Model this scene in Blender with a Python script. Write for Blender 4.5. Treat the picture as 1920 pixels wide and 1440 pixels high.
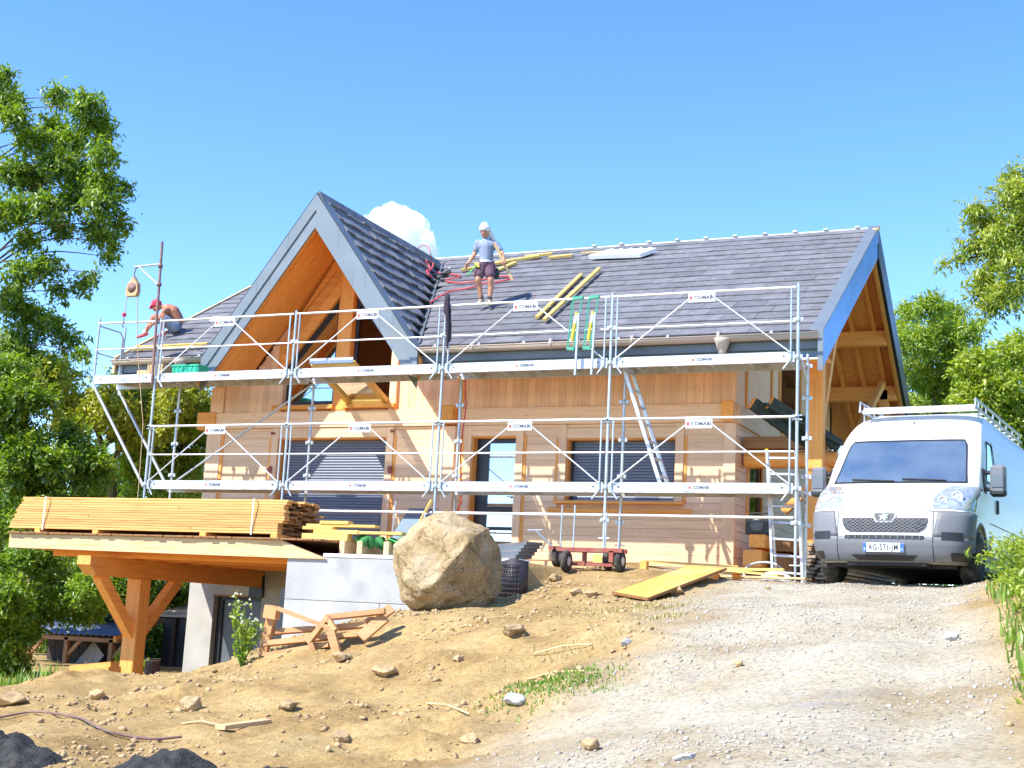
import bpy, bmesh, math, random
import numpy as np
from mathutils import Vector, Matrix, Euler
random.seed(7); rng=np.random.default_rng(7)
for _o in list(bpy.data.objects): bpy.data.objects.remove(_o)
scn=bpy.context.scene; COL=scn.collection
# ------------------------------------------------------------------ camera
F_PX=2515.127; YAW=-0.418207; PITCH=0.173961; ROLL=0.049526
CAM=np.array([16.146,-19.913,-0.640])
def _axes():
    f=np.array([math.sin(YAW)*math.cos(PITCH),math.cos(YAW)*math.cos(PITCH),math.sin(PITCH)])
    r=np.array([math.cos(YAW),-math.sin(YAW),0.]);u=np.cross(r,f);c,s=math.cos(ROLL),math.sin(ROLL)
    return c*r+s*u,-s*r+c*u,f
RGT,UPV,FWD=_axes()
cd=bpy.data.cameras.new('camera'); cam=bpy.data.objects.new('camera',cd); COL.objects.link(cam)
cd.sensor_width=36; cd.lens=F_PX/1920*36; cd.clip_end=3000; cd.clip_start=.05
cam.matrix_world=Matrix(((RGT[0],UPV[0],-FWD[0],CAM[0]),(RGT[1],UPV[1],-FWD[1],CAM[1]),(RGT[2],UPV[2],-FWD[2],CAM[2]),(0,0,0,1)))
scn.camera=cam
# ------------------------------------------------------------------ world, sun, exposure
SUN=Vector((-.65,-1,1.32)).normalized()
w=bpy.data.worlds.new('World'); scn.world=w; w.use_nodes=True
nt=w.node_tree; bg=nt.nodes['Background']
sky=nt.nodes.new('ShaderNodeTexSky'); sky.sky_type='NISHITA'; sky.sun_disc=False
sky.sun_elevation=math.asin(SUN.z); sky.sun_rotation=math.atan2(SUN.x,SUN.y)%(2*math.pi)
sky.altitude=2200; sky.air_density=1.0; sky.dust_density=0; sky.ozone_density=1.5
hsv=nt.nodes.new('ShaderNodeHueSaturation'); hsv.inputs['Saturation'].default_value=1.25; hsv.inputs['Hue'].default_value=.509
nt.links.new(sky.outputs[0],hsv.inputs['Color']); nt.links.new(hsv.outputs[0],bg.inputs[0]); bg.inputs[1].default_value=.15
sl=bpy.data.lights.new('sun','SUN'); sl.energy=3.2; sl.angle=math.radians(.5); sl.color=(1,.95,.86)
so=bpy.data.objects.new('sun',sl); COL.objects.link(so); so.location=(-20,-30,40)
so.rotation_euler=(-SUN).to_track_quat('-Z','Y').to_euler()
vs=scn.view_settings; vs.view_transform='Standard'; vs.look='None'; vs.gamma=1; vs.use_curve_mapping=False
vs.exposure=1.5
scn.cycles.max_bounces=10; scn.cycles.diffuse_bounces=6; scn.cycles.volume_bounces=8; scn.cycles.transparent_max_bounces=12
# ------------------------------------------------------------------ helpers
def at(px,py,ax,val):
    """photo pixel + the plane the thing touches -> point"""
    d=FWD+RGT*(px-960)/F_PX-UPV*(py-720)/F_PX
    k='xyz'.index(ax); t=(val-CAM[k])/d[k]
    return Vector(CAM+t*d)
def at_plane(px,py,p0,n):
    d=FWD+RGT*(px-960)/F_PX-UPV*(py-720)/F_PX
    n=np.array(n,float); return Vector(CAM+d*(((np.array(p0)-CAM)@n)/(d@n)))
def at_depth(px,py,dep):
    return Vector(CAM+dep*(FWD+RGT*(px-960)/F_PX-UPV*(py-720)/F_PX))
def tag(o,label=None,cat=None,group=None,kind=None):
    if label: o['label']=label
    if cat: o['category']=cat
    if group: o['group']=group
    if kind: o['kind']=kind
    return o
def thing(name,label,cat,loc=(0,0,0),group=None,rot=(0,0,0)):
    o=bpy.data.objects.new(name,None); COL.objects.link(o); o.location=loc; o.rotation_euler=rot
    o.empty_display_size=.2
    return tag(o,label,cat,group)
def wloc(o):
    v=Vector((0,0,0))
    while o is not None: v+=o.location; o=o.parent
    return v
class MB:
    def __init__(s): s.v=[]; s.f=[]; s.sm=[]
    def add(s,vs,fs,smooth=False):
        n=len(s.v); s.v.extend([tuple(p) for p in vs]); s.f.extend([tuple(i+n for i in q) for q in fs]); s.sm.extend([smooth]*len(fs)); return s
    def box(s,x0,x1,y0,y1,z0,z1):
        V=[(x0,y0,z0),(x1,y0,z0),(x1,y1,z0),(x0,y1,z0),(x0,y0,z1),(x1,y0,z1),(x1,y1,z1),(x0,y1,z1)]
        return s.add(V,[(0,3,2,1),(4,5,6,7),(0,1,5,4),(1,2,6,5),(2,3,7,6),(3,0,4,7)])
    def bbox(s,x0,x1,y0,y1,z0,z1,b=.006):
        """box with chamfered edges (24 verts)"""
        bm=bmesh.new(); bmesh.ops.create_cube(bm,size=1)
        for v in bm.verts: v.co=Vector(((x0+x1)/2+v.co.x*(x1-x0),(y0+y1)/2+v.co.y*(y1-y0),(z0+z1)/2+v.co.z*(z1-z0)))
        b=min(b,.3*min(abs(x1-x0),abs(y1-y0),abs(z1-z0)))
        bmesh.ops.bevel(bm,geom=bm.edges[:],offset=b,segments=1,affect='EDGES')
        return s.bm(bm)
    def bm(s,bm,smooth=False):
        bm.verts.index_update(); s.add([v.co[:] for v in bm.verts],[[v.index for v in f.verts] for f in bm.faces],smooth); bm.free(); return s
    def beam(s,a,b,wd,ht,up=(0,0,1),ch=0):
        """rectangular bar from a to b, wd across, ht along up"""
        a=Vector(a);b=Vector(b);d=(b-a).normalized();u=Vector(up);sd=d.cross(u)
        if sd.length<1e-4: sd=d.cross(Vector((1,0,0)))
        sd.normalize();u=sd.cross(d).normalized()
        V=[]
        for p in (a,b):
            for i,j in ((-1,-1),(1,-1),(1,1),(-1,1)): V.append(p+sd*(i*wd/2)+u*(j*ht/2))
        return s.add(V,[(0,1,2,3),(7,6,5,4),(0,4,5,1),(1,5,6,2),(2,6,7,3),(3,7,4,0)])
    def tube(s,pts,r,n=8,cap=True,smooth=True):
        pts=[Vector(p) for p in pts]; rs=r if isinstance(r,(list,tuple)) else [r]*len(pts)
        V=[];Fc=[];pu=None
        for i,p in enumerate(pts):
            d=(pts[min(i+1,len(pts)-1)]-pts[max(i-1,0)]).normalized()
            if pu is None:
                pu=Vector((0,0,1)) if abs(d.z)<.9 else Vector((1,0,0))
            sd=d.cross(pu)
            if sd.length<1e-5: sd=d.orthogonal()
            sd.normalize();pu=sd.cross(d).normalized()
            for k in range(n):
                a=2*math.pi*k/n; V.append(p+(sd*math.cos(a)+pu*math.sin(a))*rs[i])
        for i in range(len(pts)-1):
            for k in range(n):
                Fc.append((i*n+k,i*n+(k+1)%n,(i+1)*n+(k+1)%n,(i+1)*n+k))
        s.add(V,[q[::-1] for q in Fc],smooth)
        if cap:
            m=len(V); s.add(V[:n],[tuple(range(n))]); s.add(V[-n:],[tuple(range(n))[::-1]])
        return s
    def prism(s,poly,axis,a,b):
        """extrude a 2D polygon along axis between a and b; poly coords are the other two axes in order"""
        def mk(p,t):
            if axis=='y': return (p[0],t,p[1])
            if axis=='x': return (t,p[0],p[1])
            return (p[0],p[1],t)
        n=len(poly);V=[mk(p,a) for p in poly]+[mk(p,b) for p in poly]
        Fc=[tuple(range(n)),tuple(range(2*n-1,n-1,-1))]+[(i,i+n,(i+1)%n+n,(i+1)%n) for i in range(n)]
        bm=bmesh.new();bv=[bm.verts.new(v) for v in V]
        for f in Fc: bm.faces.new([bv[i] for i in f])
        bmesh.ops.recalc_face_normals(bm,faces=bm.faces[:]); return s.bm(bm)
    def lathe(s,prof,c,axis='z',n=16,smooth=True):
        """prof: (radius, height) list"""
        V=[];c=Vector(c)
        for r,h in prof:
            for k in range(n):
                a=2*math.pi*k/n;p=(r*math.cos(a),r*math.sin(a))
                V.append(c+Vector({'z':(p[0],p[1],h),'x':(h,p[0],p[1]),'y':(p[0],h,p[1])}[axis]))
        Fc=[(i*n+k,i*n+(k+1)%n,(i+1)*n+(k+1)%n,(i+1)*n+k) for i in range(len(prof)-1) for k in range(n)]
        Fc.append(tuple(range(n))[::-1]); Fc.append(tuple(range((len(prof)-1)*n,len(prof)*n)))
        return s.add(V,Fc,smooth)
    def ball(s,c,r,sub=2,sc=(1,1,1)):
        bm=bmesh.new();bmesh.ops.create_icosphere(bm,subdivisions=sub,radius=1)
        for v in bm.verts: v.co=Vector((c[0]+v.co.x*r*sc[0],c[1]+v.co.y*r*sc[1],c[2]+v.co.z*r*sc[2]))
        return s.bm(bm,True)
    def build(s,name,mat,parent=None,local=False,fix=True):
        me=bpy.data.meshes.new(name); off=Vector((0,0,0)) if (local or parent is None) else wloc(parent)
        me.from_pydata([(p[0]-off.x,p[1]-off.y,p[2]-off.z) for p in s.v],[],s.f)
        me.polygons.foreach_set('use_smooth',s.sm)
        if mat: me.materials.append(M[mat] if isinstance(mat,str) else mat)
        me.update()
        o=bpy.data.objects.new(name,me); COL.objects.link(o)
        if parent is not None: o.parent=parent
        return o
def one(name,mb,mat,label,cat,group=None):
    """a thing that is a single mesh: origin moved to its base"""
    o=mb.build(name,mat); me=o.data
    co=np.empty(len(me.vertices)*3); me.vertices.foreach_get('co',co); co=co.reshape(-1,3)
    c=np.array([co[:,0].mean(),co[:,1].mean(),co[:,2].min()]); me.vertices.foreach_set('co',(co-c).ravel()); me.update()
    o.location=c; return tag(o,label,cat,group)
# ------------------------------------------------------------------ materials
M={}
def _nodes(name):
    m=bpy.data.materials.new(name); m.use_nodes=True; M[name]=m; n=m.node_tree.nodes; return m,n,m.node_tree.links,n['Principled BSDF']
def _ramp(n,stops):
    r=n.new('ShaderNodeValToRGB'); e=r.color_ramp.elements
    while len(e)<len(stops): e.new(.5)
    for i,(p,c) in enumerate(stops): e[i].position=p; e[i].color=(*c,1)
    return r
def simple(name,c,rough=.6,metal=0,var=.12,scale=8,bump=0,spec=.5,rnd=.06,bscale=None,dirt=None,coat=0):
    """plain surface: noise-varied colour, optional relief, optional dirt colour"""
    m,n,L,b=_nodes(name); tc=n.new('ShaderNodeTexCoord')
    nz=n.new('ShaderNodeTexNoise'); nz.inputs['Scale'].default_value=scale; nz.inputs['Detail'].default_value=6
    L.new(tc.outputs['Object'],nz.inputs['Vector'])
    lo=[max(0,x*(1-var)) for x in c]; hi=[min(1,x*(1+var)) for x in c]
    rp=_ramp(n,[(.3,lo),(.7,hi)]); L.new(nz.outputs['Fac'],rp.inputs[0]); out=rp.outputs[0]
    if dirt:
        n2=n.new('ShaderNodeTexNoise'); n2.inputs['Scale'].default_value=dirt[2]; n2.inputs['Detail'].default_value=5; L.new(tc.outputs['Object'],n2.inputs['Vector'])
        r2=_ramp(n,[(dirt[1]-.1,(0,0,0)),(dirt[1]+.1,(1,1,1))]); L.new(n2.outputs['Fac'],r2.inputs[0])
        mx=n.new('ShaderNodeMixRGB'); L.new(r2.outputs[0],mx.inputs[0]); L.new(out,mx.inputs[1]); mx.inputs[2].default_value=(*dirt[0],1); out=mx.outputs[0]
    if rnd:
        oi=n.new('ShaderNodeObjectInfo'); mp=n.new('ShaderNodeMapRange'); mp.inputs[3].default_value=1-rnd; mp.inputs[4].default_value=1+rnd
        L.new(oi.outputs['Random'],mp.inputs[0]); hs=n.new('ShaderNodeHueSaturation'); L.new(mp.outputs[0],hs.inputs['Value']); L.new(out,hs.inputs['Color']); out=hs.outputs[0]
    L.new(out,b.inputs['Base Color']); b.inputs['Roughness'].default_value=rough; b.inputs['Metallic'].default_value=metal
    b.inputs['Specular IOR Level'].default_value=spec; b.inputs['Coat Weight'].default_value=coat; b.inputs['Coat Roughness'].default_value=.08
    if bump:
        nb=n.new('ShaderNodeTexNoise'); nb.inputs['Scale'].default_value=bscale or scale*4; nb.inputs['Detail'].default_value=8; L.new(tc.outputs['Object'],nb.inputs['Vector'])
        bp=n.new('ShaderNodeBump'); bp.inputs['Strength'].default_value=bump; bp.inputs['Distance'].default_value=.02; L.new(nb.outputs['Fac'],bp.inputs['Height']); L.new(bp.outputs[0],b.inputs['Normal'])
    return m
def wood(name,c1,c2,axis='x',rough=.62,rnd=.1,knot=.5,stretch=1.0,grey=0):
    m,n,L,b=_nodes(name); tc=n.new('ShaderNodeTexCoord'); mp=n.new('ShaderNodeMapping')
    s=[14,14,14]; s['xyz'.index(axis)]=.9; mp.inputs['Scale'].default_value=s
    oi=n.new('ShaderNodeObjectInfo'); ad=n.new('ShaderNodeVectorMath'); ad.operation='ADD'
    cb=n.new('ShaderNodeVectorMath'); cb.operation='SCALE'; cb.inputs[0].default_value=(3.1,7.7,5.3); L.new(oi.outputs['Random'],cb.inputs['Scale'])
    L.new(tc.outputs['Object'],ad.inputs[0]); L.new(cb.outputs[0],ad.inputs[1]); L.new(ad.outputs[0],mp.inputs['Vector'])
    nz=n.new('ShaderNodeTexNoise'); nz.inputs['Scale'].default_value=1.6; nz.inputs['Detail'].default_value=5; nz.inputs['Distortion'].default_value=.6
    L.new(mp.outputs[0],nz.inputs['Vector'])
    rp=_ramp(n,[(.28,c2),(.5,c1),(.75,[min(1,x*1.08) for x in c1])]); L.new(nz.outputs['Fac'],rp.inputs[0]); out=rp.outputs[0]
    if knot:
        m2=n.new('ShaderNodeMapping'); k=[5.5,5.5,5.5]; k['xyz'.index(axis)]=2.6; m2.inputs['Scale'].default_value=k; L.new(ad.outputs[0],m2.inputs['Vector'])
        vo=n.new('ShaderNodeTexVoronoi'); vo.inputs['Scale'].default_value=1; L.new(m2.outputs[0],vo.inputs['Vector'])
        r2=_ramp(n,[(.045,(1,1,1)),(.10,(0,0,0))]); L.new(vo.outputs['Distance'],r2.inputs[0])
        mu=n.new('ShaderNodeMath'); mu.operation='MULTIPLY'; mu.inputs[1].default_value=knot; L.new(r2.outputs[0],mu.inputs[0])
        mx=n.new('ShaderNodeMixRGB'); L.new(mu.outputs[0],mx.inputs[0]); L.new(out,mx.inputs[1]); mx.inputs[2].default_value=(c2[0]*.45,c2[1]*.35,c2[2]*.3,1); out=mx.outputs[0]
    mr=n.new('ShaderNodeMapRange'); mr.inputs[3].default_value=1-rnd; mr.inputs[4].default_value=1+rnd; L.new(oi.outputs['Random'],mr.inputs[0])
    hs=n.new('ShaderNodeHueSaturation'); L.new(mr.outputs[0],hs.inputs['Value']); L.new(out,hs.inputs['Color'])
    L.new(hs.outputs[0],b.inputs['Base Color']); b.inputs['Roughness'].default_value=rough; b.inputs['Specular IOR Level'].default_value=.3
    bp=n.new('ShaderNodeBump'); bp.inputs['Strength'].default_value=.15; bp.inputs['Distance'].default_value=.01; L.new(nz.outputs['Fac'],bp.inputs['Height']); L.new(bp.outputs[0],b.inputs['Normal'])
    return m
SP1=(.84,.565,.345); SP2=(.76,.475,.265)
for ax in 'xyz':
    wood('spruce_'+ax,SP1,SP2,ax,knot=.45,rnd=.10)
    wood('larch_'+ax,(.86,.385,.095),(.72,.285,.06),ax,knot=.35)
    wood('plank_'+ax,(.66,.37,.125),(.52,.26,.075),ax,knot=.3,rnd=.16)
    wood('crate_'+ax,(.50,.265,.115),(.36,.17,.07),ax,knot=.3,rnd=.15)
    wood('pale_'+ax,(.68,.47,.25),(.54,.34,.15),ax)
    wood('yellow_'+ax,(.72,.47,.14),(.60,.36,.09),ax)
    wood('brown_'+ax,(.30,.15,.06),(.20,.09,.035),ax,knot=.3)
    wood('grey_'+ax,(.33,.28,.22),(.22,.18,.14),ax,knot=.2)
simple('hill_green',(.045,.085,.03),.95,var=.35,scale=.06,rnd=0)
simple('slate',(.150,.147,.155),.62,var=.22,scale=5,bump=.35,bscale=24,spec=.5,rnd=.16)
simple('slate_edge',(.012,.012,.014),.9,var=.2)
simple('zinc',(.175,.205,.225),.42,metal=.25,var=.07,scale=2,rnd=.04)
simple('zinc_dark',(.13,.15,.17),.45,metal=.2,var=.1,scale=3)
simple('fascia_blue',(.13,.20,.27),.45,metal=.1,var=.08,scale=2)
simple('film_blue',(.10,.30,.72),.38,var=.10,scale=2.5,rnd=.12)
simple('gutter',(.47,.39,.33),.45,metal=.15,var=.08,scale=3)
simple('galv',(.50,.54,.56),.38,metal=.55,var=.14,scale=6,rnd=.08,dirt=((.36,.33,.28),.66,3))
simple('alu',(.64,.655,.67),.40,metal=.40,var=.10,scale=5,dirt=((.40,.385,.36),.60,5))
simple('alu_rail',(.70,.71,.72),.35,metal=.35,var=.05,scale=4)
simple('plydeck',(.40,.30,.19),.7,var=.2,scale=4)
simple('rust_pole',(.22,.13,.11),.7,metal=.2,var=.3,scale=12)
simple('sign_white',(.80,.82,.84),.4,var=.02,rnd=0)
simple('sign_red',(.60,.07,.06),.5,var=.05,rnd=0)
simple('sign_grey',(.07,.075,.11),.5,var=.05,rnd=0)
simple('concrete',(.385,.39,.385),.85,var=.12,scale=1.6,bump=.25,bscale=30,dirt=((.31,.315,.31),.60,2.2))
simple('concrete_dark',(.44,.43,.40),.85,var=.15,scale=1.6,bump=.25,bscale=30)
simple('white_strip',(.80,.80,.80),.5,var=.03)
simple('shutter',(.165,.195,.25),.45,var=.06,scale=3,spec=.5,metal=.1)
simple('frame_dark',(.022,.024,.028),.4,var=.1)
simple('black',(.012,.012,.014),.6,var=.2)
simple('black_plastic',(.022,.022,.024),.45,var=.15)
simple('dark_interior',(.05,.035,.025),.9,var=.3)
simple('membrane',(.035,.030,.038),.5,var=.2,rnd=0)
simple('rubber',(.030,.028,.026),.85,var=.2,bump=.2,dirt=((.12,.10,.075),.55,9))
simple('van_white',(.80,.785,.74),.34,var=.015,scale=2,coat=.2,rnd=0,dirt=((.72,.69,.62),.70,2.5))
simple('van_plastic',(.155,.16,.175),.55,var=.06,scale=4,dirt=((.22,.20,.17),.66,3))
simple('van_grille',(.05,.05,.055),.5,var=.1)
simple('chrome',(.75,.76,.78),.15,metal=.9,var=.02)
simple('headlamp',(.62,.65,.68),.10,metal=.55,var=.35,scale=22,coat=1)
simple('plate_white',(.78,.78,.76),.45,var=.02,rnd=0)
simple('plate_blue',(.03,.12,.50),.45,var=.02,rnd=0)
simple('hivis',(.75,.80,.05),.7,var=.1)
simple('rock_tan',(.44,.315,.165),.95,var=.22,scale=4.5,bump=.7,bscale=28,dirt=((.50,.42,.29),.60,3.5))
simple('gravel_stone',(.40,.36,.30),.95,var=.25,scale=5,rnd=0)
simple('stone',(.42,.29,.15),.95,var=.25,scale=5,bump=.6,bscale=14,rnd=.18)
simple('stone_grey',(.40,.39,.38),.9,var=.2,scale=5,bump=.5,bscale=14,rnd=.15)
simple('dark_soil',(.028,.029,.028),.95,var=.5,scale=14,bump=1,bscale=40,dirt=((.07,.062,.05),.62,6))
simple('panel_yellow',(.64,.41,.085),.55,var=.14,scale=3,dirt=((.50,.36,.16),.62,2.4))
simple('red_paint',(.30,.07,.05),.6,var=.25,scale=6,dirt=((.24,.12,.07),.6,6))
simple('hose_red',(.62,.075,.085),.5,var=.08)
simple('green_metal',(.05,.30,.20),.45,var=.1)
simple('yellow_paint',(.75,.58,.03),.5,var=.06)
simple('green_box',(.02,.42,.26),.5,var=.06)
simple('net_green',(.03,.20,.045),.8,var=.4,scale=30)
simple('strap_green',(.06,.50,.12),.7,var=.1)
simple('cardboard',(.50,.34,.18),.85,var=.1)
simple('white_plastic',(.80,.80,.80),.5,var=.05)
simple('black_cloth',(.025,.017,.028),.9,var=.3,bump=.3)
simple('bark',(.13,.095,.065),.95,var=.35,scale=7,bump=.8)
simple('twig',(.12,.09,.06),.9,var=.2)
simple('skin',(.50,.235,.14),.55,var=.08,scale=6,rnd=.05)
simple('skin_tan',(.46,.185,.10),.5,var=.1,scale=6)
simple('hair',(.045,.03,.02),.8,var=.2)
simple('shirt_grey',(.22,.265,.36),.85,var=.1,scale=7,bump=.3,bscale=12)
simple('shorts_plum',(.125,.065,.095),.85,var=.1,bump=.2)
simple('shorts_blue',(.20,.25,.34),.85,var=.14,scale=9,bump=.2)
simple('cloth_white',(.74,.75,.74),.85,var=.06,bump=.25)
simple('cap_red',(.58,.045,.10),.75,var=.1)
simple('shoe_tan',(.52,.42,.30),.8,var=.15)
simple('shoe_red',(.55,.10,.12),.75,var=.2)
simple('sock_dark',(.05,.05,.055),.9)
simple('sheet_metal_blue',(.10,.14,.24),.5,metal=.2,var=.25,scale=4,dirt=((.20,.19,.18),.64,3))
simple('tarp_green',(.022,.040,.034),.6,var=.4,scale=10,bump=.5)
simple('dash',(.06,.06,.065),.8)
simple('paper_yellow',(.78,.74,.06),.7)
simple('sticker_green',(.10,.55,.30),.6)
def glass(name,tint,refl,rough=.02):
    """coated glazing: mirror share over a dark clear pane"""
    m,n,L,b=_nodes(name); n.remove(b); o=n['Material Output']
    g=n.new('ShaderNodeBsdfGlossy'); g.inputs['Color'].default_value=(*tint,1); g.inputs['Roughness'].default_value=rough
    t=n.new('ShaderNodeBsdfTransparent'); t.inputs['Color'].default_value=(.45,.50,.52,1)
    fr=n.new('ShaderNodeFresnel'); fr.inputs['IOR'].default_value=1.5
    ma=n.new('ShaderNodeMath'); ma.operation='ADD'; ma.use_clamp=True; ma.inputs[1].default_value=refl; L.new(fr.outputs[0],ma.inputs[0])
    mx=n.new('ShaderNodeMixShader'); L.new(ma.outputs[0],mx.inputs[0]); L.new(t.outputs[0],mx.inputs[1]); L.new(g.outputs[0],mx.inputs[2]); L.new(mx.outputs[0],o.inputs[0]); return m
glass('window_glass',(.86,.93,1),.52); glass('windscreen',(.86,.97,.98),.48); glass('dark_glass',(.5,.5,.5),.02)
def leafmat(name,c,c2,tr=.45):
    m,n,L,b=_nodes(name); n.remove(b); o=n['Material Output']
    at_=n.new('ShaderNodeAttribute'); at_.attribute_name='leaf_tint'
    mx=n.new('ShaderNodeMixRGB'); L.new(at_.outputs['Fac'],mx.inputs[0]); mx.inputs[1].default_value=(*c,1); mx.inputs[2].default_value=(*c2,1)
    d=n.new('ShaderNodeBsdfDiffuse'); t=n.new('ShaderNodeBsdfTranslucent'); g=n.new('ShaderNodeBsdfGlossy'); g.inputs['Roughness'].default_value=.45
    L.new(mx.outputs[0],d.inputs[0])
    tm=n.new('ShaderNodeMixRGB'); tm.blend_type='MULTIPLY'; tm.inputs[0].default_value=1; tm.inputs[2].default_value=(1.15,1.2,.5,1); L.new(mx.outputs[0],tm.inputs[1]); L.new(tm.outputs[0],t.inputs[0])
    s1=n.new('ShaderNodeMixShader'); s1.inputs[0].default_value=tr; L.new(d.outputs[0],s1.inputs[1]); L.new(t.outputs[0],s1.inputs[2])
    s2=n.new('ShaderNodeMixShader'); s2.inputs[0].default_value=.06; L.new(s1.outputs[0],s2.inputs[1]); L.new(g.outputs[0],s2.inputs[2]); L.new(s2.outputs[0],o.inputs[0]); return m
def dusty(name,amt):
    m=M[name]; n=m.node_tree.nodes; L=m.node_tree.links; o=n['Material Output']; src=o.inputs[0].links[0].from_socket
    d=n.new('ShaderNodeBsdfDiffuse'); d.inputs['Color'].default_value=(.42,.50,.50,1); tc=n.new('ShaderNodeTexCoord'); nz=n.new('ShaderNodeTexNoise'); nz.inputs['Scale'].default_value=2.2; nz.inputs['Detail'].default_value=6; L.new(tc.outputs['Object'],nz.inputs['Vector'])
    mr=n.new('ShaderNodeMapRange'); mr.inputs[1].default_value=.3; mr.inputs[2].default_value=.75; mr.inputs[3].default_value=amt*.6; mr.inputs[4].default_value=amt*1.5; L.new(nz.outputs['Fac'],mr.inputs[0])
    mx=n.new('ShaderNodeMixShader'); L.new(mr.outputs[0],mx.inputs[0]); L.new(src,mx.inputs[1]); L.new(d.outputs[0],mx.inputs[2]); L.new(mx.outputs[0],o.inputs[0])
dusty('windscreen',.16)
leafmat('leaf_dark',(.055,.15,.012),(.32,.44,.025),.5); leafmat('leaf_mid',(.11,.25,.018),(.36,.48,.035),.5)
leafmat('leaf_yellow',(.28,.36,.03),(.56,.52,.05),.5); leafmat('leaf_bright',(.17,.32,.025),(.44,.50,.05),.5); leafmat('leaf_spring',(.20,.33,.03),(.48,.50,.08))
leafmat('grass',(.10,.22,.02),(.30,.42,.05),.4); leafmat('dry_grass',(.34,.30,.10),(.50,.42,.18),.3); leafmat('petal',(.70,.70,.55),(.80,.80,.65),.3)
def ground_mat():
    m,n,L,b=_nodes('ground_soil'); tc=n.new('ShaderNodeTexCoord')
    def noise(sc,det=8,rough=.6):
        z=n.new('ShaderNodeTexNoise'); z.inputs['Scale'].default_value=sc; z.inputs['Detail'].default_value=det; z.inputs['Roughness'].default_value=rough; L.new(tc.outputs['Object'],z.inputs['Vector']); return z
    a=noise(1.1); d=_ramp(n,[(.30,(.27,.17,.066)),(.5,(.40,.272,.110)),(.72,(.48,.355,.165))]); L.new(a.outputs[0],d.inputs[0])
    f=noise(16); d2=_ramp(n,[(.3,(.62,.60,.58)),(.7,(1.15,1.15,1.15))]); L.new(f.outputs[0],d2.inputs[0])
    m0=n.new('ShaderNodeMixRGB'); m0.blend_type='MULTIPLY'; m0.inputs[0].default_value=.8; L.new(d.outputs[0],m0.inputs[1]); L.new(d2.outputs[0],m0.inputs[2])
    f3=noise(75,4,.7); d3=_ramp(n,[(.36,(.55,.52,.50)),(.5,(1,1,1)),(.68,(1.25,1.25,1.25))]); L.new(f3.outputs[0],d3.inputs[0])
    mu=n.new('ShaderNodeMixRGB'); mu.blend_type='MULTIPLY'; mu.inputs[0].default_value=.7; L.new(m0.outputs[0],mu.inputs[1]); L.new(d3.outputs[0],mu.inputs[2])
    g=noise(.9); gr=_ramp(n,[(.34,(.32,.25,.15)),(.5,(.41,.355,.255)),(.68,(.465,.42,.32))]); L.new(g.outputs[0],gr.inputs[0])
    v=n.new('ShaderNodeTexVoronoi'); v.inputs['Scale'].default_value=42; L.new(tc.outputs['Object'],v.inputs['Vector'])
    vr=n.new('ShaderNodeMixRGB'); vr.blend_type='MULTIPLY'; vr.inputs[0].default_value=.55; L.new(gr.outputs[0],vr.inputs[1])
    hs=n.new('ShaderNodeHueSaturation'); hs.inputs['Saturation'].default_value=.12; hs.inputs['Value'].default_value=1.25; L.new(v.outputs['Color'],hs.inputs['Color']); L.new(hs.outputs[0],vr.inputs[2])
    pk=noise(.55,5); pr=_ramp(n,[(.60,(0,0,0)),(.70,(1,1,1))]); L.new(pk.outputs[0],pr.inputs[0])
    pm=n.new('ShaderNodeMath'); pm.operation='MULTIPLY'; pm.inputs[1].default_value=.5; L.new(pr.outputs[0],pm.inputs[0])
    gd=n.new('ShaderNodeMixRGB'); L.new(pm.outputs[0],gd.inputs[0]); L.new(vr.outputs[0],gd.inputs[1]); gd.inputs[2].default_value=(.28,.28,.32,1)
    rk=n.new('ShaderNodeAttribute'); rk.attribute_name='gravel'
    mx=n.new('ShaderNodeMixRGB'); L.new(rk.outputs['Fac'],mx.inputs[0]); L.new(mu.outputs[0],mx.inputs[1]); L.new(gd.outputs[0],mx.inputs[2])
    sg=n.new('ShaderNodeAttribute'); sg.attribute_name='sward'
    gn=noise(3); gc=_ramp(n,[(.3,(.10,.15,.03)),(.7,(.22,.26,.07))]); L.new(gn.outputs[0],gc.inputs[0])
    m3=n.new('ShaderNodeMixRGB'); L.new(sg.outputs['Fac'],m3.inputs[0]); L.new(mx.outputs[0],m3.inputs[1]); L.new(gc.outputs[0],m3.inputs[2])
    L.new(m3.outputs[0],b.inputs['Base Color']); b.inputs['Roughness'].default_value=.95; b.inputs['Specular IOR Level'].default_value=.2
    bn=noise(30,10,.7); bp=n.new('ShaderNodeBump'); bp.inputs['Strength'].default_value=.7; bp.inputs['Distance'].default_value=.03; L.new(bn.outputs[0],bp.inputs['Height']); L.new(bp.outputs[0],b.inputs['Normal'])
ground_mat()
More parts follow.
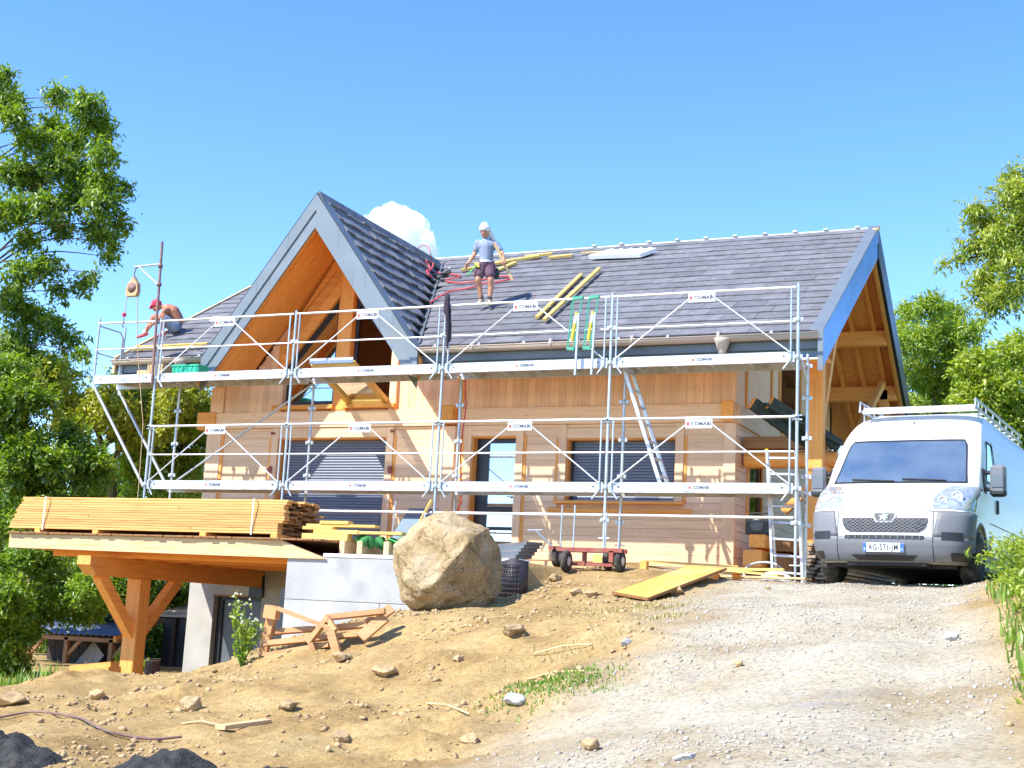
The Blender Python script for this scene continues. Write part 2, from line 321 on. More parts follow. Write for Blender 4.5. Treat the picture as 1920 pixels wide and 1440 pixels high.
def boulder_mat():
    m,n,L,b=_nodes('boulder_rock'); tc=n.new('ShaderNodeTexCoord')
    def noise(sc,det=8,ro=.6):
        z=n.new('ShaderNodeTexNoise'); z.inputs['Scale'].default_value=sc; z.inputs['Detail'].default_value=det; z.inputs['Roughness'].default_value=ro; L.new(tc.outputs['Object'],z.inputs['Vector']); return z
    a=noise(2.6,6); r1=_ramp(n,[(.32,(.31,.21,.10)),(.5,(.47,.345,.185)),(.7,(.58,.475,.31))]); L.new(a.outputs[0],r1.inputs[0])
    f=noise(34,10,.75); r2=_ramp(n,[(.34,(.50,.48,.46)),(.52,(1,1,1)),(.70,(1.3,1.3,1.3))]); L.new(f.outputs[0],r2.inputs[0])
    mu=n.new('ShaderNodeMixRGB'); mu.blend_type='MULTIPLY'; mu.inputs[0].default_value=.8; L.new(r1.outputs[0],mu.inputs[1]); L.new(r2.outputs[0],mu.inputs[2])
    w_=noise(3,4); ad=n.new('ShaderNodeVectorMath'); ad.operation='MULTIPLY_ADD'; L.new(w_.outputs['Color'],ad.inputs[0]); ad.inputs[1].default_value=(.5,.5,.5); L.new(tc.outputs['Object'],ad.inputs[2])
    v=n.new('ShaderNodeTexVoronoi'); v.feature='DISTANCE_TO_EDGE'; v.inputs['Scale'].default_value=2.1; L.new(ad.outputs[0],v.inputs['Vector'])
    cr=_ramp(n,[(.0,(.45,.42,.4)),(.022,(1,1,1))]); L.new(v.outputs['Distance'],cr.inputs[0])
    m2=n.new('ShaderNodeMixRGB'); m2.blend_type='MULTIPLY'; m2.inputs[0].default_value=.75; L.new(mu.outputs[0],m2.inputs[1]); L.new(cr.outputs[0],m2.inputs[2]); L.new(m2.outputs[0],b.inputs['Base Color'])
    b.inputs['Roughness'].default_value=.95; b.inputs['Specular IOR Level'].default_value=.2
    sm=n.new('ShaderNodeMath'); sm.operation='MULTIPLY_ADD'; L.new(cr.outputs[0],sm.inputs[0]); sm.inputs[1].default_value=.5; L.new(f.outputs[0],sm.inputs[2])
    bp=n.new('ShaderNodeBump'); bp.inputs['Strength'].default_value=1; bp.inputs['Distance'].default_value=.03; L.new(sm.outputs[0],bp.inputs['Height']); L.new(bp.outputs[0],b.inputs['Normal'])
boulder_mat()
# ================================================================== ground
def sstep(a,b,x): t=np.clip((x-a)/(b-a),0,1); return t*t*(3-2*t)
def vnoise(x,y,seed=0):
    xi=np.floor(x).astype(np.int64); yi=np.floor(y).astype(np.int64); xf=x-xi; yf=y-yi
    def h(a,b):
        n=(a*374761393+b*668265263+seed*982451653)&0x7fffffff; n=((n^(n>>13))*1274126177)&0x7fffffff; return ((n^(n>>16))&0xffff)/65535.
    u=xf*xf*(3-2*xf); v=yf*yf*(3-2*yf)
    return (h(xi,yi)*(1-u)+h(xi+1,yi)*u)*(1-v)+(h(xi,yi+1)*(1-u)+h(xi+1,yi+1)*u)*v-.5
CTRL=[(13,-3,-.04),(13.2,-4.5,-.22),(13,-6,-.36),(13.5,-9,-.80),(14,-12,-1.24),(15,-16,-1.82),(16,-20,-2.26),(17,-26,-2.7),(12.8,-1.2,.09),(14.7,-1.4,.11),(13.7,2,.2),(14,6,.2),(12,0,.08),(11.5,-.8,.06),(11.3,2,.2),
(10.7,-3.5,-.27),(10.6,-1.6,.05),(8.8,-1,.12),(9.5,-1.2,.12),(9,0,.30),(9.5,-3.2,-.22),(9.1,-3,-.22),(10.5,1.6,.32),(9,2,.36),
(8.6,-3.1,-.46),(7,-3.1,-.63),(5.5,-3.1,-1.02),(9.52,-5,-.52),(8.04,-5,-.66),(6.72,-5,-1.0),(5.7,-5,-1.45),(4.6,-5,-1.62),(2.8,-5,-1.68),(1.9,-5,-2.0),(.5,-5,-2.2),
(10,-6.2,-.72),(8.4,-6.6,-1.05),(6.6,-7,-1.5),(4,-7.5,-1.78),(2,-7.5,-2.0),(10.8,-8.2,-1.2),(8.5,-9,-1.55),(6,-9.5,-1.78),(3,-10,-2.0),(12.2,-10.6,-1.5),(10.6,-11.6,-1.78),(9.3,-12.7,-1.9),(6,-13,-2.1),(11.5,-15,-2.15),(8,-18,-2.5),(0,-14,-2.5),(0,-22,-2.9),(11.3,-5.2,-.42),(12,-7.8,-.8),
(15.1,-4,-.14),(15.5,-8,-.55),(15.8,-11,-1.0),(16.6,-16,-1.75),(16.2,-3.5,.45),(16.6,-7,.05),(16.9,-10,-.45),(17.5,-14,-1.1),(19,-8,.4),(20,-16,-.6),(19,0,.8),(22,8,1.0),(-4,-3,-2.3),(-8,-10,-2.8),(-10,5,-2.6),(-4,4,-2.3)]
def tps_fit(P):
    P=np.array(P,float); n=len(P); d=np.hypot(P[:,None,0]-P[None,:,0],P[:,None,1]-P[None,:,1]); K=np.where(d>0,d*d*np.log(d+1e-9),0)+np.eye(n)*.15
    A=np.zeros((n+3,n+3)); A[:n,:n]=K; A[:n,n]=1; A[:n,n+1:]=P[:,:2]; A[n,:n]=1; A[n+1:,:n]=P[:,:2].T
    return P,np.linalg.solve(A,np.concatenate([P[:,2],np.zeros(3)]))
TP,TW=tps_fit(CTRL)
def tps(x,y):
    out=TW[len(TP)]+TW[len(TP)+1]*x+TW[len(TP)+2]*y
    for i in range(len(TP)):
        d2=(x-TP[i,0])**2+(y-TP[i,1])**2; out=out+TW[i]*.5*d2*np.log(d2+1e-12)
    return out
def gravel_mask(x,y):
    # road: right of a wandering line, left of the bank
    xl=10.9+(-(y+3))*.22+.0*y+vnoise(x*.5,y*.5,3)*1.3+vnoise(x*2,y*2,4)*.5
    xr=14.85-(y+4)*.10+vnoise(x*.8,y*.8,5)*.5
    return sstep(-.5,.9,x-xl)*(1-sstep(-.35,.35,x-xr))*sstep(-60,-40,y)
def sward_mask(x,y):
    xr=15.15-(y+4)*.10
    far=sstep(26,42,np.hypot(x-8,y+6))
    left=sstep(2.4,1.4,x+vnoise(x*1.2,y*1.2,9)*1.2)*sstep(-9,-4,y)*.9
    return np.clip(np.maximum(np.maximum(sstep(-.2,.5,x-xr)*sstep(-18,-13,y),far),left*0+sstep(1.2,.2,x+vnoise(x*1.2,y*1.2,9))*sstep(-8,-5.5,y)*(1-sstep(-3.6,-3.0,y))),0,1)
def height(x,y):
    x=np.asarray(x,float);y=np.asarray(y,float)
    r=np.hypot(x-8,y+6); k=sstep(22,34,r)
    z=np.where(k<1,tps(np.clip(x,-14,26),np.clip(y,-30,14)),0)
    z=z*(1-k)+(-2.4+ sstep(20,200,x)*6)*k
    g=gravel_mask(x,y)
    rough=(1-g)*(1-.5*sward_mask(x,y))
    z=z+rough*(vnoise(x*1.1,y*1.1,11)*.16+vnoise(x*2.7,y*2.7,12)*.10+(vnoise(x*6,y*6,13)*.085+vnoise(x*11,y*11,14)*.06)*np.clip(.6+vnoise(x*.8,y*.8,17)*1.6,.15,1.3))*sstep(0,1.2,np.maximum(-y-2.9,0)+sstep(9.2,10.2,x)*.5+.3)
    z=z+g*(vnoise(x*1.6,y*1.6,15)*.05+vnoise(x*8,y*8,16)*.014)
    for o_ in (-.85,.85): z=z-g*.035*np.exp(-((x-(13.55+.06*(-y-2))-o_+vnoise(y*.5,x*0,41)*.25)/.22)**2)
    # lower yard in front of the cellar
    a=sstep(-4.5,-3.5,y)*(1-sstep(4.7,5.15,x)); z=z*(1-a)+(-2.12+vnoise(x*3,y*3,21)*.06)*a
    # terrace fill behind the retaining wall
    b=sstep(-2.86,-2.70,y)*sstep(5.15,5.3,x)*(1-sstep(8.75,9.0,x))*(1-sstep(14,18,y)); z=z*(1-b)+(.165)*b
    # level pad under the house
    c=sstep(1.9,2.1,y)*sstep(-.1,.1,x)*(1-sstep(10.4,10.6,x))*(1-sstep(10.6,10.9,y))
    z=np.where(c>.5,np.where(x<5.2,-2.12,.2),z)
    return z
def _axis(lo,f0,f1,hi,st,grow=1.18):
    m=list(np.arange(f0,f1+1e-6,st)); a=[];p=f0;s=st
    while p>lo: s*=grow; p-=s; a.append(p)
    b=[];p=f1;s=st
    while p<hi: s*=grow; p+=s; b.append(p)
    return np.array(a[::-1]+m+b)
GX=_axis(-900,-3,17.6,900,.07); GY=_axis(-300,-14.5,1.9,1500,.07)
gx,gy=np.meshgrid(GX,GY); GZ=height(gx,gy)
me=bpy.data.meshes.new('ground'); nx,ny=len(GX),len(GY)
vv=np.stack([gx.ravel(),gy.ravel(),GZ.ravel()],1)
idx=np.arange(nx*ny).reshape(ny,nx); ff=np.stack([idx[:-1,:-1],idx[:-1,1:],idx[1:,1:],idx[1:,:-1]],-1).reshape(-1,4)
me.vertices.add(len(vv)); me.vertices.foreach_set('co',vv.ravel()); me.loops.add(ff.size); me.loops.foreach_set('vertex_index',ff.ravel())
me.polygons.add(len(ff)); me.polygons.foreach_set('loop_start',np.arange(len(ff))*4); me.polygons.foreach_set('use_smooth',np.ones(len(ff),bool)); me.update(calc_edges=True)
for nm,fn in (('gravel',gravel_mask),('sward',sward_mask)):
    a=me.attributes.new(nm,'FLOAT','POINT'); a.data.foreach_set('value',fn(gx,gy).ravel().astype(np.float32))
me.materials.append(M['ground_soil']); go=bpy.data.objects.new('ground',me); COL.objects.link(go); go['kind']='structure'
def hill(x0,y0,x1,y1,h_,seed):
    n=90;V=[];Fc=[]
    for k in range(n+1):
        t=k/n; x=x0+(x1-x0)*t; y=y0+(y1-y0)*t; hh=h_*(.75+.35*math.sin(t*5+seed)+.18*math.sin(t*17+seed*2)+.05*math.sin(t*61))*min(1,8*t,8*(1-t))
        V+=[(x,y,-4),(x,y,hh),(x*1.25,y*1.25,-4)]
    for k in range(n): a=3*k; Fc+=[(a,a+3,a+4,a+1),(a+1,a+4,a+5,a+2)]
    return V,Fc
for i_,(q,hh) in enumerate((((-330,40,-60,330),17),((40,330,300,230),15))):
    mh=bpy.data.meshes.new('hill'); v_,f_=hill(*q,hh,i_*2.1); mh.from_pydata(v_,[],f_); mh.materials.append(M['hill_green']); oh=bpy.data.objects.new('hill',mh); COL.objects.link(oh); oh['kind']='structure'
def gz(x,y):
    i=np.clip(np.searchsorted(GX,x)-1,0,nx-2); j=np.clip(np.searchsorted(GY,y)-1,0,ny-2)
    u=(x-GX[i])/(GX[i+1]-GX[i]); v=(y-GY[j])/(GY[j+1]-GY[j])
    return float((GZ[j,i]*(1-u)+GZ[j,i+1]*u)*(1-v)+(GZ[j+1,i]*(1-u)+GZ[j+1,i+1]*u)*v)
def gpt(px,py,lo=6,hi=30):
    """where the pixel's ray first meets the ground"""
    d=FWD+RGT*(px-960)/F_PX-UPV*(py-720)/F_PX
    t=np.arange(lo,hi,.03); P=CAM[None]+t[:,None]*d[None]; h=height(P[:,0],P[:,1]); k=np.argmax(P[:,2]<h)
    p=P[k]; return Vector((p[0],p[1],gz(p[0],p[1])))
# ================================================================== house
ZE,YE,SL,YR,ZR=4.04,.70,.587,6.35,7.357
XC,ZG,GS,YO=2.87,7.0,1.33,.60
XL,XR=-1.62,12.22
YW=2.0; HX0,HX1,HY1=-.16,10.55,10.8
zm=lambda y: ZE+SL*(y-YE)
zg=lambda x: ZG-GS*abs(x-XC)
xvR=lambda z: XC+(ZG-z)/GS
house=thing('chalet_house','two-storey timber chalet with dark tiled roof and steep front gable behind the scaffold','house',(5.2,6.4,.3))
OPEN=[(1.50,3.90,.52,2.62),(5.67,6.55,.52,2.62),(7.53,9.52,1.47,2.56)]
def free(x0,x1,z0,z1,ops):
    """x intervals of a strip not covered by openings"""
    iv=[(x0,x1)]
    for a,b,c,d in ops:
        if d<=z0+.02 or c>=z1-.02: continue
        o=[]
        for p,q in iv:
            if b<=p or a>=q: o.append((p,q)); continue
            if a>p: o.append((p,a))
            if b<q: o.append((b,q))
        iv=o
    return iv
# front wall core
mb=MB()
zs=sorted({.25,2.84}|{o[2] for o in OPEN}|{o[3] for o in OPEN})
mb.box(5.1,HX1-.02,2.035,2.3,.05,.25)
for z0,z1 in zip(zs,zs[1:]):
    for a,b in free(HX0+.02,HX1-.02,z0,z1,OPEN): mb.box(a,b,2.035,2.30,z0,z1)
mb.box(5.1,HX1-.02,2.035,2.28,2.84,4.62)
mb.prism([(HX0+.02,2.84),(1.50,2.84),(1.50,4.05),(1.50,4.85),(.75,3.85),(HX0+.02,3.77)],'y',2.035,2.28)
mb.prism([(3.92,2.84),(5.1,2.84),(5.1,3.74),(3.92,5.25)],'y',2.035,2.28)
mb.box(1.50,3.92,2.035,2.28,2.84,3.24)
front=mb.build('wall','spruce_z',house); front['label']='front wall of pale spruce boards'
# lower siding, board by board
CAS=[(a-.15,b+.15,c-.12 if c>1 else c,d+.02) for a,b,c,d in OPEN]
h=.1465; z=.42; k=0
while z<2.80:
    z1=min(z+h,2.815)
    cuts=free(HX0,HX1,z,z1,CAS+[(5.10,5.36,0,9)])
    for a,b in cuts:
        MB().bbox(a+.002,b-.002,2.0+rng.uniform(-.0015,.0015),2.034,z+.0012,z1-.0012,.0035).build('siding_board','spruce_x',front)
    z+=h
# band beam, corner and cross logs
for a,b in ((HX0,5.10),(5.38,HX1)):
    MB().bbox(a+.001,b-.001,1.945,2.034,2.82,3.135,.008).build('band_beam','spruce_x',house)
for x0,x1,lab in ((5.10,5.38,1),(10.33,10.55,0)):
    MB().bbox(x0+.002,x1-.002,1.72 if lab else 1.85,2.03,2.835,3.165,.012).build('log_end','larch_y',house)
MB().bbox(-.42,.02,1.90,2.2,2.80,3.15,.02).build('log_end','larch_x',house)
MB().bbox(5.12,5.36,1.90,2.034,.42,2.80,.008).build('corner_post','spruce_z',house)
MB().bbox(10.36,10.57,1.965,2.0,.42,2.80,.006).build('corner_board','spruce_z',house)
MB().bbox(-.18,.16,1.96,2.0,.1,2.78,.006).build('corner_board','spruce_z',house)
MB().bbox(-.16,.14,1.965,2.033,3.14,3.66,.006).build('corner_board','spruce_z',house)
MB().bbox(.16,.22,1.975,2.0,.42,2.80,.004).build('trim_strip','larch_z',house)
# upper boards (vertical)
wv=.148; x=5.40
while x<HX1-.02:
    x1=min(x+wv,HX1-.01); MB().bbox(x+.001,x1-.001,2.0+rng.uniform(-.002,.002),2.034,3.138,4.60,.0035).build('upright_board','spruce_z',front); x+=wv
MB().bbox(5.385,5.47,1.975,1.999,3.14,4.5,.004).build('trim_strip','larch_z',house)
x=.16
while x<5.36:
    x1=x+wv
    if x1<1.36 or x>4.03:
        zt=max(3.77,min(zg(x),zg(x1))-.30)
        MB().bbox(x+.001,x1-.001,2.0+rng.uniform(-.002,.002),2.034,3.138,zt,.0035).build('upright_board','spruce_z',front)
    x+=wv
# opening surrounds
def casing(a,b,c,d,sill):
    for x0,x1 in ((a-.15,a),(b,b+.15)): MB().bbox(x0+.001,x1-.001,1.965,2.034,c-.02,2.815,.006).build('casing','spruce_z',house)
    MB().bbox(a-.002,b+.002,1.970,2.034,d+.001,d+.185 if d<2.6 else d+.195,.006).build('casing','spruce_x',house)
    for x0,x1 in ((a-.205,a-.152),(b+.152,b+.205)): MB().bbox(x0,x1,1.985,2.012,c-.02,d+.02,.004).build('trim_strip','larch_z',house)
    for x0,x1 in ((a,a+.02),(b-.02,b)): MB().box(x0,x1,2.03,2.26,c,d-.02).build('reveal','larch_z',house)
    MB().box(a,b,2.03,2.26,d-.02,d).build('reveal','larch_x',house)
    if sill:
        MB().bbox(a-.18,b+.18,1.90,2.03,c-.055,c-.005,.008).build('sill','larch_x',house)
        MB().bbox(a-.30,b+.30,1.955,2.03,c-.20,c-.13,.01).build('sill_moulding','larch_x',house)
for i,(a,b,c,d) in enumerate(OPEN): casing(a,b,c,d,i==2)
def shutter(a,b,c,d,y,parent,pitch=.053):
    mb=MB(); n=int((d-c)/pitch); p=(d-c)/n
    prof=[(0,0),(-.012,.12),(-.017,.5),(-.012,.86),(0,.96),(.006,1)]
    for i in range(n):
        V=[]
        for dy,t in prof: V+= [(a,y+dy,c+(i+t)*p),(b,y+dy,c+(i+t)*p)]
        mb.add(V,[(2*j,2*j+1,2*j+3,2*j+2) for j in range(len(prof)-1)],True)
    mb.box(a,b,y+.007,y+.02,c,d)
    sh=mb.build('roller_shutter','shutter',parent); sh['label']='closed dark grey roller shutter'
    for x0,x1 in ((a-.001,a+.05),(b-.05,b+.001)): MB().box(x0,x1,y-.05,y-.02,c,d).build('guide_rail','frame_dark',parent)
    return sh
for i in (0,2):
    a,b,c,d=OPEN[i]; fr=MB().box(a+.02,b-.02,2.255,2.27,c,d).build('window','frame_dark',house)
    shutter(a+.02,b-.02,c,d-.02,2.22,fr)
# glazed entrance door
a,b,c,d=OPEN[1]
dr=MB().box(a+.02,b-.02,2.20,2.26,d-.10,d-.02).box(a+.02,a+.26,2.20,2.26,c,d-.1).box(b-.05,b-.02,2.20,2.26,c,d-.1).box(a+.26,b-.05,2.20,2.26,c,c+.10).box(a+.26,b-.05,2.20,2.26,c+.42,c+.48).box(a+.26,b-.05,2.20,2.26,c+.76,c+.84).build('door','frame_dark',house)
for z0,z1 in ((c+.10,c+.42),(c+.48,c+.76),(c+.84,d-.10)): MB().box(a+.262,b-.052,2.225,2.232,z0+.001,z1-.001).build('pane','window_glass',dr)
MB().tube([(b-.09,2.19,c+1.02),(b-.09,2.14,c+1.02),(b-.2,2.14,c+1.02)],.012).build('handle','alu',dr)
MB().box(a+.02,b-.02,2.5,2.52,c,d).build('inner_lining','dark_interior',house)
for x,z in ((1.38,2.05),(4.03,2.05),(1.38,2.72),(4.03,2.74)): MB().bbox(x-.045,x+.045,1.935,1.966,z-.11 if z<2.5 else z-.03,z+.02,.012).build('wall_lamp','red_paint',house)
MB().bbox(5.15,10.6,1.93,1.999,.30,.40,.006).build('base_board','pale_x',house)
# gable glazing
zt=lambda x: 5.40-1.2*(2.62-x) if x<2.83 else 5.40-1.2*(x-3.02)
gw=MB(); fy0,fy1=2.10,2.18
L=[(1.52,3.26),(2.67,3.26),(2.67,zt(2.67)),(1.52,zt(1.52))]
def ring(poly,wd):
    c=np.mean(np.array(poly),0); inn=[]
    n=len(poly)
    for i in range(n):
        p0=Vector(poly[i-1]);p=Vector(poly[i]);p1=Vector(poly[(i+1)%n]); e0=(p-p0).normalized();e1=(p1-p).normalized()
        n0=Vector((-e0.y,e0.x));n1=Vector((-e1.y,e1.x)); bis=(n0+n1); bis=bis/ (bis.length**2)*2*.5*wd*2/ (1) if False else (n0+n1)/(1+n0.dot(n1))*wd
        inn.append((p.x+bis.x,p.y+bis.y))
    return inn
def framed(poly,wd,y0,y1,name,mat,parent):
    inn=ring(poly,wd); n=len(poly); V=[(p[0],y0,p[1]) for p in poly]+[(p[0],y0,p[1]) for p in inn]+[(p[0],y1,p[1]) for p in poly]+[(p[0],y1,p[1]) for p in inn]
    Fc=[]
    for i in range(n):
        j=(i+1)%n; Fc+=[(i,j,n+j,n+i),(2*n+j,2*n+i,3*n+i,3*n+j),(n+i,n+j,3*n+j,3*n+i),(j,i,2*n+i,2*n+j)]
    o=MB().add(V,Fc).build(name,mat,parent); return o,inn
wl,inn=framed(L,.10,fy0,fy1,'gable_window','frame_dark',house)
MB().prism(inn,'y',2.13,2.138).build('pane','window_glass',wl)
R_=[(2.99,3.26),(3.90,3.26),(3.90,zt(3.90)),(2.99,zt(2.99))]
wr,inn2=framed(R_,.07,fy0,fy1,'gable_window','frame_dark',house); wr['label']='open window frame beside the central post'
MB().bbox(2.67,2.985,1.96,2.24,3.15,6.35,.01).build('gable_post','larch_z',house)
for x0,x1 in ((1.36,1.52),(3.90,4.05)): MB().bbox(x0+.001,x1-.001,1.965,2.20,3.14,zt(x0 if x0<2 else x1)+.12,.006).build('casing','spruce_z',house)
MB().bbox(1.34,2.72,1.88,2.10,3.17,3.255,.01).build('sill','larch_x',house); MB().bbox(2.95,4.06,1.88,2.10,3.17,3.255,.01).build('sill','larch_x',house)
for s,(xa,xb) in ((-1,(1.30,2.68)),(1,(4.12,2.97))):     # raking boards above the panes
    n=4
    for k in range(n):
        o0=.0+k*.33; o1=o0+.325
        za,zb=zt(xa),zt(xb)
        P=[(xa,za+o0),(xb,zb+o0),(xb,min(zb+o1,6.5)),(xa,min(za+o1,zg(xa)-.5))]
        if P[3][1]<=P[0][1]: P=[P[0],P[1],P[2],(xa+(xb-xa)*.35,za+(zb-za)*.35+o0+.05)]
        MB().prism(P,'y',2.02-.004*k,2.2).build('raking_board','larch_x',house)
# opened sash: hinged at the sill, leaning out
A0,A1=Vector((2.99,1.98,3.30)),Vector((3.90,1.98,3.30)); B0,B1=Vector((2.99,.62,3.78)),Vector((3.90,.62,3.78))
sash=MB().beam(A0+Vector((.05,0,0)),B0+Vector((.05,0,0)),.10,.09).beam(A1-Vector((.05,0,0)),B1-Vector((.05,0,0)),.10,.09).beam(A0+Vector((.1,.0,0)),A1-Vector((.1,0,0)),.09,.09).beam(B0+Vector((.1,.04,-.01)),B1-Vector((.1,-.04,.01)),.09,.09).build('window_sash','yellow_y',wr)
MB().add([A0+Vector((.1,-.05,.02)),A1+Vector((-.1,-.05,.02)),B1+Vector((-.1,.08,-.03)),B0+Vector((.1,.08,-.03))],[(0,1,2,3)]).build('sash_pane','window_glass',wr)
MB().beam(B0+Vector((0,-.05,.04)),B1+Vector((0,-.05,.04)),.02,.10).build('sash_cap','alu',wr)
# other walls, floors (dark inside)
mb=MB().box(HX0,HX0+.25,2.30,HY1,.2,4.5).box(HX0,HX1,HY1-.25,HY1,.2,4.6).box(HX0+.25,HX1-.25,2.30,HY1-.25,2.86,3.0).box(HX0+.25,HX1-.25,2.3,HY1-.25,.2,.34)
mb.box(HX0+.25,HX1-.25,6.2,6.35,.34,6.9); mb.box(4.4,4.55,2.3,6.2,3.0,5.0); mb.prism([(HX0,4.4),(HX0,4.0)] and [(2.1,4.5),(10.8,4.5),(6.35,7.0)],'x',HX0,HX0+.2)
mb.build('inner_wall','spruce_z',house)
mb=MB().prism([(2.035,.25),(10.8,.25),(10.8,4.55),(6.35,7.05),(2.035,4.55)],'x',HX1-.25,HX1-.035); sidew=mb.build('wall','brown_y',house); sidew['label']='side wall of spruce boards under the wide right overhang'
mb=MB(); z=.42
while z<2.8:
    for a,b in free(2.04,8.5,z,z+.145,[(2.95,3.9,1.2,2.45)]): mb.box(HX1-.034,HX1,a,b,z+.003,z+.142)
    z+=.1465
o=mb.build('siding_board','spruce_y',sidew); o['kind']='stuff'
mb=MB(); y=2.04
while y<10.7:
    top=(4.45+(y-2.04)*.575) if y<6.3 else 6.95-(y-6.35)*.575
    if not (5.3<y<7.2): mb.box(HX1-.034,HX1,y+.002,y+.146,3.14,top)
    else: mb.box(HX1-.034,HX1,y+.002,y+.146,5.35,top)
    y+=.148
o=mb.build('upright_board','spruce_z',sidew); o['kind']='stuff'
MB().bbox(HX1-.034,HX1+.05,2.06,10.7,2.81,3.13,.008).build('band_beam','spruce_y',house)
for y0,y1,z0,z1 in ((2.95,3.9,1.2,2.45),(5.35,7.15,3.15,5.3)):
    f=MB().box(HX1-.10,HX1-.04,y0,y1,z0,z1).build('window','frame_dark',house)
    MB().box(HX1-.038,HX1-.032,y0+.3,y1-.06,z0+.06,z1-.06).build('pane','dark_glass',f)
    for a,b in ((y0-.13,y0),(y1,y1+.13)): MB().bbox(HX1-.03,HX1+.03,a,b,z0-.1,z1+.1,.006).build('casing','larch_z',house)
    MB().bbox(HX1-.03,HX1+.03,y0,y1,z1,z1+.13,.006).build('casing','larch_y',house)
    MB().bbox(HX1-.03,HX1+.07,y0-.15,y1+.15,z0-.1,z0-.02,.006).build('sill','larch_y',house)
for y in (2.62,4.55): MB().bbox(HX1-.002,HX1+.035,y,y+.09,3.15,4.6,.005).build('trim_strip','larch_z',house)
# ---- roof decks (timber, seen from below)
def slab(plan,zf,t,name,mat,parent=None):
    n=len(plan);V=[(p[0],p[1],zf(*p)) for p in plan]+[(p[0],p[1],zf(*p)-t) for p in plan]
    bm=bmesh.new();bv=[bm.verts.new(v) for v in V]
    for f in [tuple(range(n)),tuple(range(2*n-1,n-1,-1))]+[(i,i+n,(i+1)%n+n,(i+1)%n) for i in range(n)]: bm.faces.new([bv[i] for i in f])
    bmesh.ops.recalc_face_normals(bm,faces=bm.faces[:]); return MB().bm(bm).build(name,mat,parent or house)
YV=YE+(ZG-ZE)/SL   # where the gable ridge runs into the main roof
roof=slab([(xvR(ZE),.78),(XR-.03,.78),(XR-.03,YR),(XC,YR),(XC,YV)],lambda x,y:zm(y)-.05,.20,'main_roof','larch_y'); roof['label']='main roof of dark slate-look tiles'
slab([(XL+.03,.78),(2*XC-xvR(ZE),.78),(XC,YV),(XC,YR),(XL+.03,YR)],lambda x,y:zm(y)-.05,.20,'main_roof_wing','larch_y')
slab([(XL+.03,YR),(XR-.03,YR),(XR-.03,12.0),(XL+.03,12.0)],lambda x,y:ZR-SL*(y-YR)-.05,.20,'rear_roof','larch_y')
groof=slab([(XC,.62),(xvR(ZE)+.02,.62),(xvR(ZE),.78),(XC,YV)],lambda x,y:zg(x)-.05,.20,'gable_roof','larch_x'); groof['label']='steep gable roof of dark tiles with ragged course edges'
slab([(XC,.62),(XC,YV),(2*XC-xvR(ZE),.78),(2*XC-xvR(ZE)-.02,.62)],lambda x,y:zg(x)-.05,.20,'gable_roof_wing','larch_x')
MB().box(XL+.05,XR-.05,YR+.03,YR+.10,ZR-.02,ZR+.03).build('ridge_batten','white_strip',roof)
for x in np.arange(6.2,11.8,.62): MB().bbox(x,x+.10,YR-.02,YR+.06,ZR+.03,ZR+.07,.01).build('ridge_clip','alu',roof)
# gable soffit boards (run up the slope)
for s in (-1,1):
    y=.66
    while y<1.98:
        x0=XC+s*.10; x1=XC+s*2.22
        P=[(x0,zg(x0)-.255),(x1,zg(x1)-.255),(x1,zg(x1)-.28),(x0,zg(x0)-.28)]
        MB().prism(P,'y',y+.002,min(y+.186,1.985)).build('soffit_board','larch_x',groof); y+=.19
MB().tube([(XC,.80,ZG-.62),(XC,2.2,ZG-.62)],.125,14).build('ridge_beam','larch_y',groof)
# dark underlay over the decking
for nm,pl,zf in (('underlay',[(xvR(ZE),.80),(XR-.05,.80),(XR-.05,YR),(XC,YR),(XC,YV)],lambda x,y:zm(y)-.022),('underlay',[(XL+.05,.80),(2*XC-xvR(ZE),.80),(XC,YV),(XC,YR),(XL+.05,YR)],lambda x,y:zm(y)-.022)): slab(pl,zf,.025,nm,'slate_edge',roof)
slab([(XC,.66),(xvR(ZE)+.02,.66),(xvR(ZE),.80),(XC,YV)],lambda x,y:zg(x)-.02,.027,'underlay','slate_edge',groof); slab([(XC,.66),(XC,YV),(2*XC-xvR(ZE),.80),(2*XC-xvR(ZE)-.02,.66)],lambda x,y:zg(x)-.02,.027,'underlay','slate_edge',groof)
